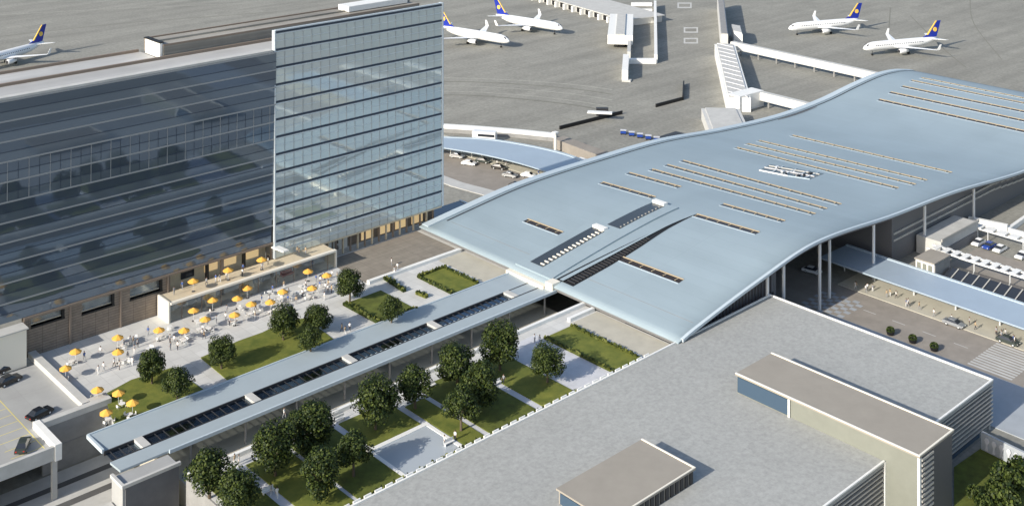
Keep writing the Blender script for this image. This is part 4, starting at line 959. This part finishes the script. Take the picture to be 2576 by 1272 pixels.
for i, (x, y) in enumerate(out_):
    X, Y = G(x, y, 2.35); Y = max(193.3, min(Y, 224.2)); UM.place(X, Y, .01, RND.uniform(0, .8), ('yellow umbrella on the lawn corner beside the garage' if i in (13, 14, 15) else 'yellow umbrella on the terrace in garage shadow' if i in (11, 12) else 'yellow umbrella on the pale terrace by the hotel base'), 'yellow patio umbrellas')
    a0 = RND.uniform(0, 6.28)
    TB.place(X+.85*math.cos(a0), Y+.85*math.sin(a0)-.3, .01, 0, 'round white cafe table beside a yellow umbrella', 'cafe tables')
    for k in range(3):
        a = a0+k*2.1+.6; CH.place(X+.85*math.cos(a0)+.85*math.cos(a), Y+.85*math.sin(a0)-.3+.85*math.sin(a), .01, a-math.pi/2, 'white cafe chair at a terrace table', 'cafe chairs')
for x, y in ((487, 778), (535, 752), (622, 722), (597, 748), (775, 680)):
    X, Y = G(x, y, 2.35); UM.place(X, min(Y, 225.5) if x != 775 else Y, .01, .3, 'yellow umbrella in shade behind the balcony glass front' if x != 775 else 'yellow umbrella at the arcade end of the balcony', 'yellow patio umbrellas')
for x, y in ((498, 712), (586, 684), (670, 657)):
    X, Y = G(x, y, 6.35); UM.place(X, max(222.8, min(Y, 225)), 4.01, .3, 'yellow umbrella up on the balcony', 'yellow patio umbrellas')
for k in range(22):
    X = RND.uniform(96, 150); Y = RND.uniform(211, 219); TB.place(X, Y, .01, 0, 'round white cafe table in the open terrace', 'cafe tables')
    for j in range(2): a = RND.uniform(0, 6.28); CH.place(X+.8*math.cos(a), Y+.8*math.sin(a), .01, a-math.pi/2, 'white cafe chair at a terrace table', 'cafe chairs')
sf = thing('sofa', 'dark red sofa by the glass front of the cafe', 'sofa', (*G(722, 692, 0), 0)); X, Y = G(722, 692, 0)
q = MB(); q.box(X-1.4, X+1.4, Y-.4, Y+.4, .1, .5); q.build('seat', 'cloth_red', sf); q = MB(); q.box(X-1.4, X+1.4, Y+.42, Y+.65, .1, 1.0); q.build('backrest', 'cloth_red', sf)
# ------------------------------------------------------------------ people
def person_mesh(pose):
    V, E, Rr = [], [], []
    def add(p, r, par=None):
        V.append(p); Rr.append(r); i = len(V)-1
        if par is not None: E.append((par, i))
        return i
    sit = pose == 'sit'; k = -.42 if sit else 0
    pel = add((0, 0, .95+k), .15); wst = add((0, 0, 1.12+k), .13, pel); ch = add((0, .01, 1.34+k), .16, wst); nk = add((0, .01, 1.48+k), .055, ch); hd = add((0, -.01, 1.6+k), .098, nk); add((0, 0, 1.70+k), .075, hd)
    hands = []
    for s in (-1, 1):
        sw = s*.12 if pose == 'walk' else 0
        sh = add((s*.18, .01, 1.40+k), .065, ch); el = add((s*.24, .03+sw, 1.13+k), .045, sh)
        wr = add((s*.25, -.05+sw*2 if not sit else -.25, .90+k if not sit else .66), .033, el); hnd = add((s*.25, -.08+sw*2 if not sit else -.33, .82+k if not sit else .66), .036, wr)
        hands.append((V[hnd], s))
        if sit: hip = add((s*.1, 0, .51), .09, pel); kn = add((s*.11, -.44, .5), .07, hip); an = add((s*.11, -.46, .1), .045, kn); add((s*.12, -.6, .04), .04, an)
        else:
            st = s*.24 if pose == 'walk' else s*.03
            hip = add((s*.09, 0, .88), .095, pel); kn = add((s*.1, -st*.55-.02, .5), .068, hip); an = add((s*.1, -st*(1 if st > 0 else 1.15), .09), .045, kn); add((s*.115, -st-.13, .04), .04, an)
    me = bpy.data.meshes.new('tmp'); me.from_pydata(V, E, []); bm = bmesh.new(); bm.from_mesh(me); ly = bm.verts.layers.skin.verify()
    bm.verts.ensure_lookup_table()
    for v, r in zip(bm.verts, Rr): v[ly].radius = (r, r)
    bm.verts[0][ly].use_root = True; bm.to_mesh(me); bm.free()
    o = bpy.data.objects.new('tmp', me); COL.objects.link(o); o.modifiers.new('s', 'SKIN'); sb = o.modifiers.new('d', 'SUBSURF'); sb.levels = 1; sb.render_levels = 1
    dg = bpy.context.evaluated_depsgraph_get(); out = bpy.data.meshes.new_from_object(o.evaluated_get(dg), depsgraph=dg); bpy.data.objects.remove(o)
    q = MB(); q.v = [tuple(v.co) for v in out.vertices]; q.f = [tuple(p.vertices) for p in out.polygons]; q.mi = [0]*len(q.f)
    for (h, s) in hands:
        for j in range(4): q.tube((h[0]+s*.0, h[1]+(j-1.5)*.018, h[2]-.02), (h[0]-s*.02, h[1]+(j-1.5)*.02-.01, h[2]-.10-.008*(1 if j in (1, 2) else -1)), .009, .007, 5)
        q.tube((h[0], h[1]-.03, h[2]+.01), (h[0]-s*.03, h[1]-.06, h[2]-.04), .010, .008, 5)
    q.tube((0, -.105, 1.585+k), (0, -.125, 1.57+k), .015, .012, 5)
    for fi, f in enumerate(q.f):
        c = Vector((0, 0, 0))
        for i in f: c += Vector(q.v[i])
        c /= len(f); z = c.z-k
        if z > 1.47: mi = 0
        elif z > .96 and abs(c.x) < .23 or (z > 1.1): mi = 1
        elif abs(c.x) > .2 and z > .6: mi = 0
        else: mi = 2
        if sit and c.z < .62 and c.y < -.05 and abs(c.x) < .2: mi = 2
        q.mi[fi] = mi
    return q, k
PV = {}
def person(pose, shirt, trous):
    key = (pose, shirt, trous)
    if key not in PV:
        if pose not in PV: PV[pose] = person_mesh(pose)
        q, k = PV[pose]; t = thing('person', 'person', 'person'); q.build('body', ['skin_tone', shirt, trous], t, smooth=True)
        hq = MB(); hq.ring([[(r*math.cos(6.283*j/10), .012+r*math.sin(6.283*j/10), z+k) for j in range(10)] for r, z in ((.095, 1.62), (.112, 1.67), (.10, 1.74), (.05, 1.785))]); hq.build('hair', 'hair_brown', t, smooth=True)
        PV[key] = Proto(t)
    return PV[key]
NM = {'cloth_white': 'white', 'cloth_grey': 'grey', 'cloth_dark': 'dark', 'cloth_red': 'red', 'cloth_blue': 'blue', 'cloth_tan': 'tan'}
def put_person(x, y, z, where, pose=None, shirt=None, group=None, tr=None):
    pose = pose or RND.choice(('stand', 'walk')); shirt = shirt or RND.choice(('cloth_white', 'cloth_white', 'cloth_white', 'cloth_grey', 'cloth_tan', 'cloth_blue')); tr = tr or RND.choice(('cloth_dark', 'cloth_white', 'cloth_grey'))
    return person(pose, shirt, tr).place(x, y, z, RND.uniform(0, 6.28), '%s person in %s top %s' % ({'stand': 'standing', 'walk': 'walking', 'sit': 'seated'}[pose], NM[shirt], where), group)
for k in range(58):
    put_person(RND.uniform(91, 152), RND.uniform(208.5, 219.5), .01, 'on the pale cafe terrace', None, None, 'people on the cafe terrace')
for k in range(14):
    put_person(RND.uniform(112, 149), RND.uniform(222.2, 225.3), 4.01, 'on the balcony under the mirror glass', None, None, 'people on the balcony')
for k in range(10):
    put_person(RND.uniform(113, 149), RND.uniform(222.5, 227), .01, 'in the shaded cafe below the balcony', None, None, 'people in the shaded cafe')
for (x, y, w) in ((985, 668, 'at the end of the low white wall'), (992, 690, 'between low wall and square planter'), (1000, 680, 'near the short hedge strip'), (850, 628, 'by the arcade doors'), (862, 632, 'leaving the arcade doors'), (590, 1168, 'on the garden path by the wide tree'), (601, 1170, 'beside another one on the garden path'),
                  (682, 1245, 'on the path at the picture bottom'), (697, 1252, 'close to the picture bottom'), (1145, 1108, 'beside the reflecting pool corner'), (1118, 1120, 'at the pool edge'), (715, 1050, 'on the coping walk between trees'), (1267, 965, 'at the head of the long garden path'), (1345, 862, 'next to the southern lawn'), (1358, 864, 'at the corner of the southern lawn'), (1240, 880, 'below the last canopy row tree'),
                  (860, 835, 'on the plaza by the canopy'), (880, 832, 'sitting group by the canopy'), (868, 842, 'near the canopy edge'), (300, 930, 'on the terrace in front of the trees')):
    X, Y = G(x, y, 0); put_person(X, Y, .03, w)
for k in range(30):
    put_person(RND.choice((242.6, 243.4, 244.4)) + RND.uniform(-.3, .6), RND.uniform(98, 146), ZL+.15, 'waiting at the kerb of the straight blue canopy', None, None, 'people waiting at the kerb')
for k in range(8):
    put_person(RND.uniform(238, 243), RND.uniform(244, 268), ZL+.15, 'waiting beside the curved blue canopy', None, None, 'people by the curved canopy')
# benches in the south garden
bp_ = thing('garden_bench', 'white bench', 'bench'); q = MB(); q.box(-1, 1, -.25, .25, .40, .48); q.build('seat', 'chair_white', bp_); q = MB(); q.box(-1, 1, .22, .28, .48, .9); q.build('backrest', 'chair_white', bp_)
for sx in (-.85, .85): q = MB(); q.box(sx-.05, sx+.05, -.22, .22, 0, .4); q.build('leg', 'steel', bp_)
BP = Proto(bp_)
for x, y, lab in ((855, 1058, 'white bench between canopy and fourth tree'), (1180, 930, 'white bench between canopy and second tree'), (1085, 975, 'white bench between canopy and third tree'), (1250, 968, 'white bench at the head of the long garden path'), (1130, 1118, 'white bench by the reflecting pool corner'), (675, 1240, 'white bench near the picture bottom'), (838, 1045, 'white bench beside the coping walk')):
    X, Y = G(x, y, 0); BP.place(X, Y, .03, 0, lab)
# ------------------------------------------------------------------ light, sky, camera
w = bpy.data.worlds.new('World'); SC.world = w; w.use_nodes = True; nt = w.node_tree; bg = nt.nodes['Background']
sky = nt.nodes.new('ShaderNodeTexSky'); sky.sky_type = 'NISHITA'; sky.sun_disc = False
EL, AZ = 26.0, 1.0          # sun height; direction the shadows run, from +X
sd = Vector((-math.cos(math.radians(AZ))*math.cos(math.radians(EL)), -math.sin(math.radians(AZ))*math.cos(math.radians(EL)), math.sin(math.radians(EL))))
sky.sun_elevation = math.radians(EL); sky.sun_rotation = math.atan2(sd.x, sd.y)
sky.air_density = 1.0; sky.dust_density = 1.5
nt.links.new(sky.outputs[0], bg.inputs['Color']); bg.inputs['Strength'].default_value = .13
sl_ = bpy.data.lights.new('sun', 'SUN'); sl_.energy = 4.2; sl_.angle = math.radians(.5); sl_.color = (1, .93, .82)
so_ = bpy.data.objects.new('sun', sl_); COL.objects.link(so_); so_.rotation_euler = (-sd).to_track_quat('-Z', 'Y').to_euler(); so_.location = (0, 0, 200)
cam = bpy.data.cameras.new('camera'); co = bpy.data.objects.new('camera', cam); COL.objects.link(co); SC.camera = co
co.location = (0, 0, H); co.rotation_euler = (math.pi/2, 0, -math.atan2(SA, CA))
cam.sensor_width = 36; cam.lens = 36*F/2576; cam.shift_y = (HZ-636)/2576; cam.clip_start = 1; cam.clip_end = 9000
SC.view_settings.view_transform = 'Standard'; SC.view_settings.look = 'None'; SC.view_settings.exposure = .45; SC.view_settings.gamma = 1
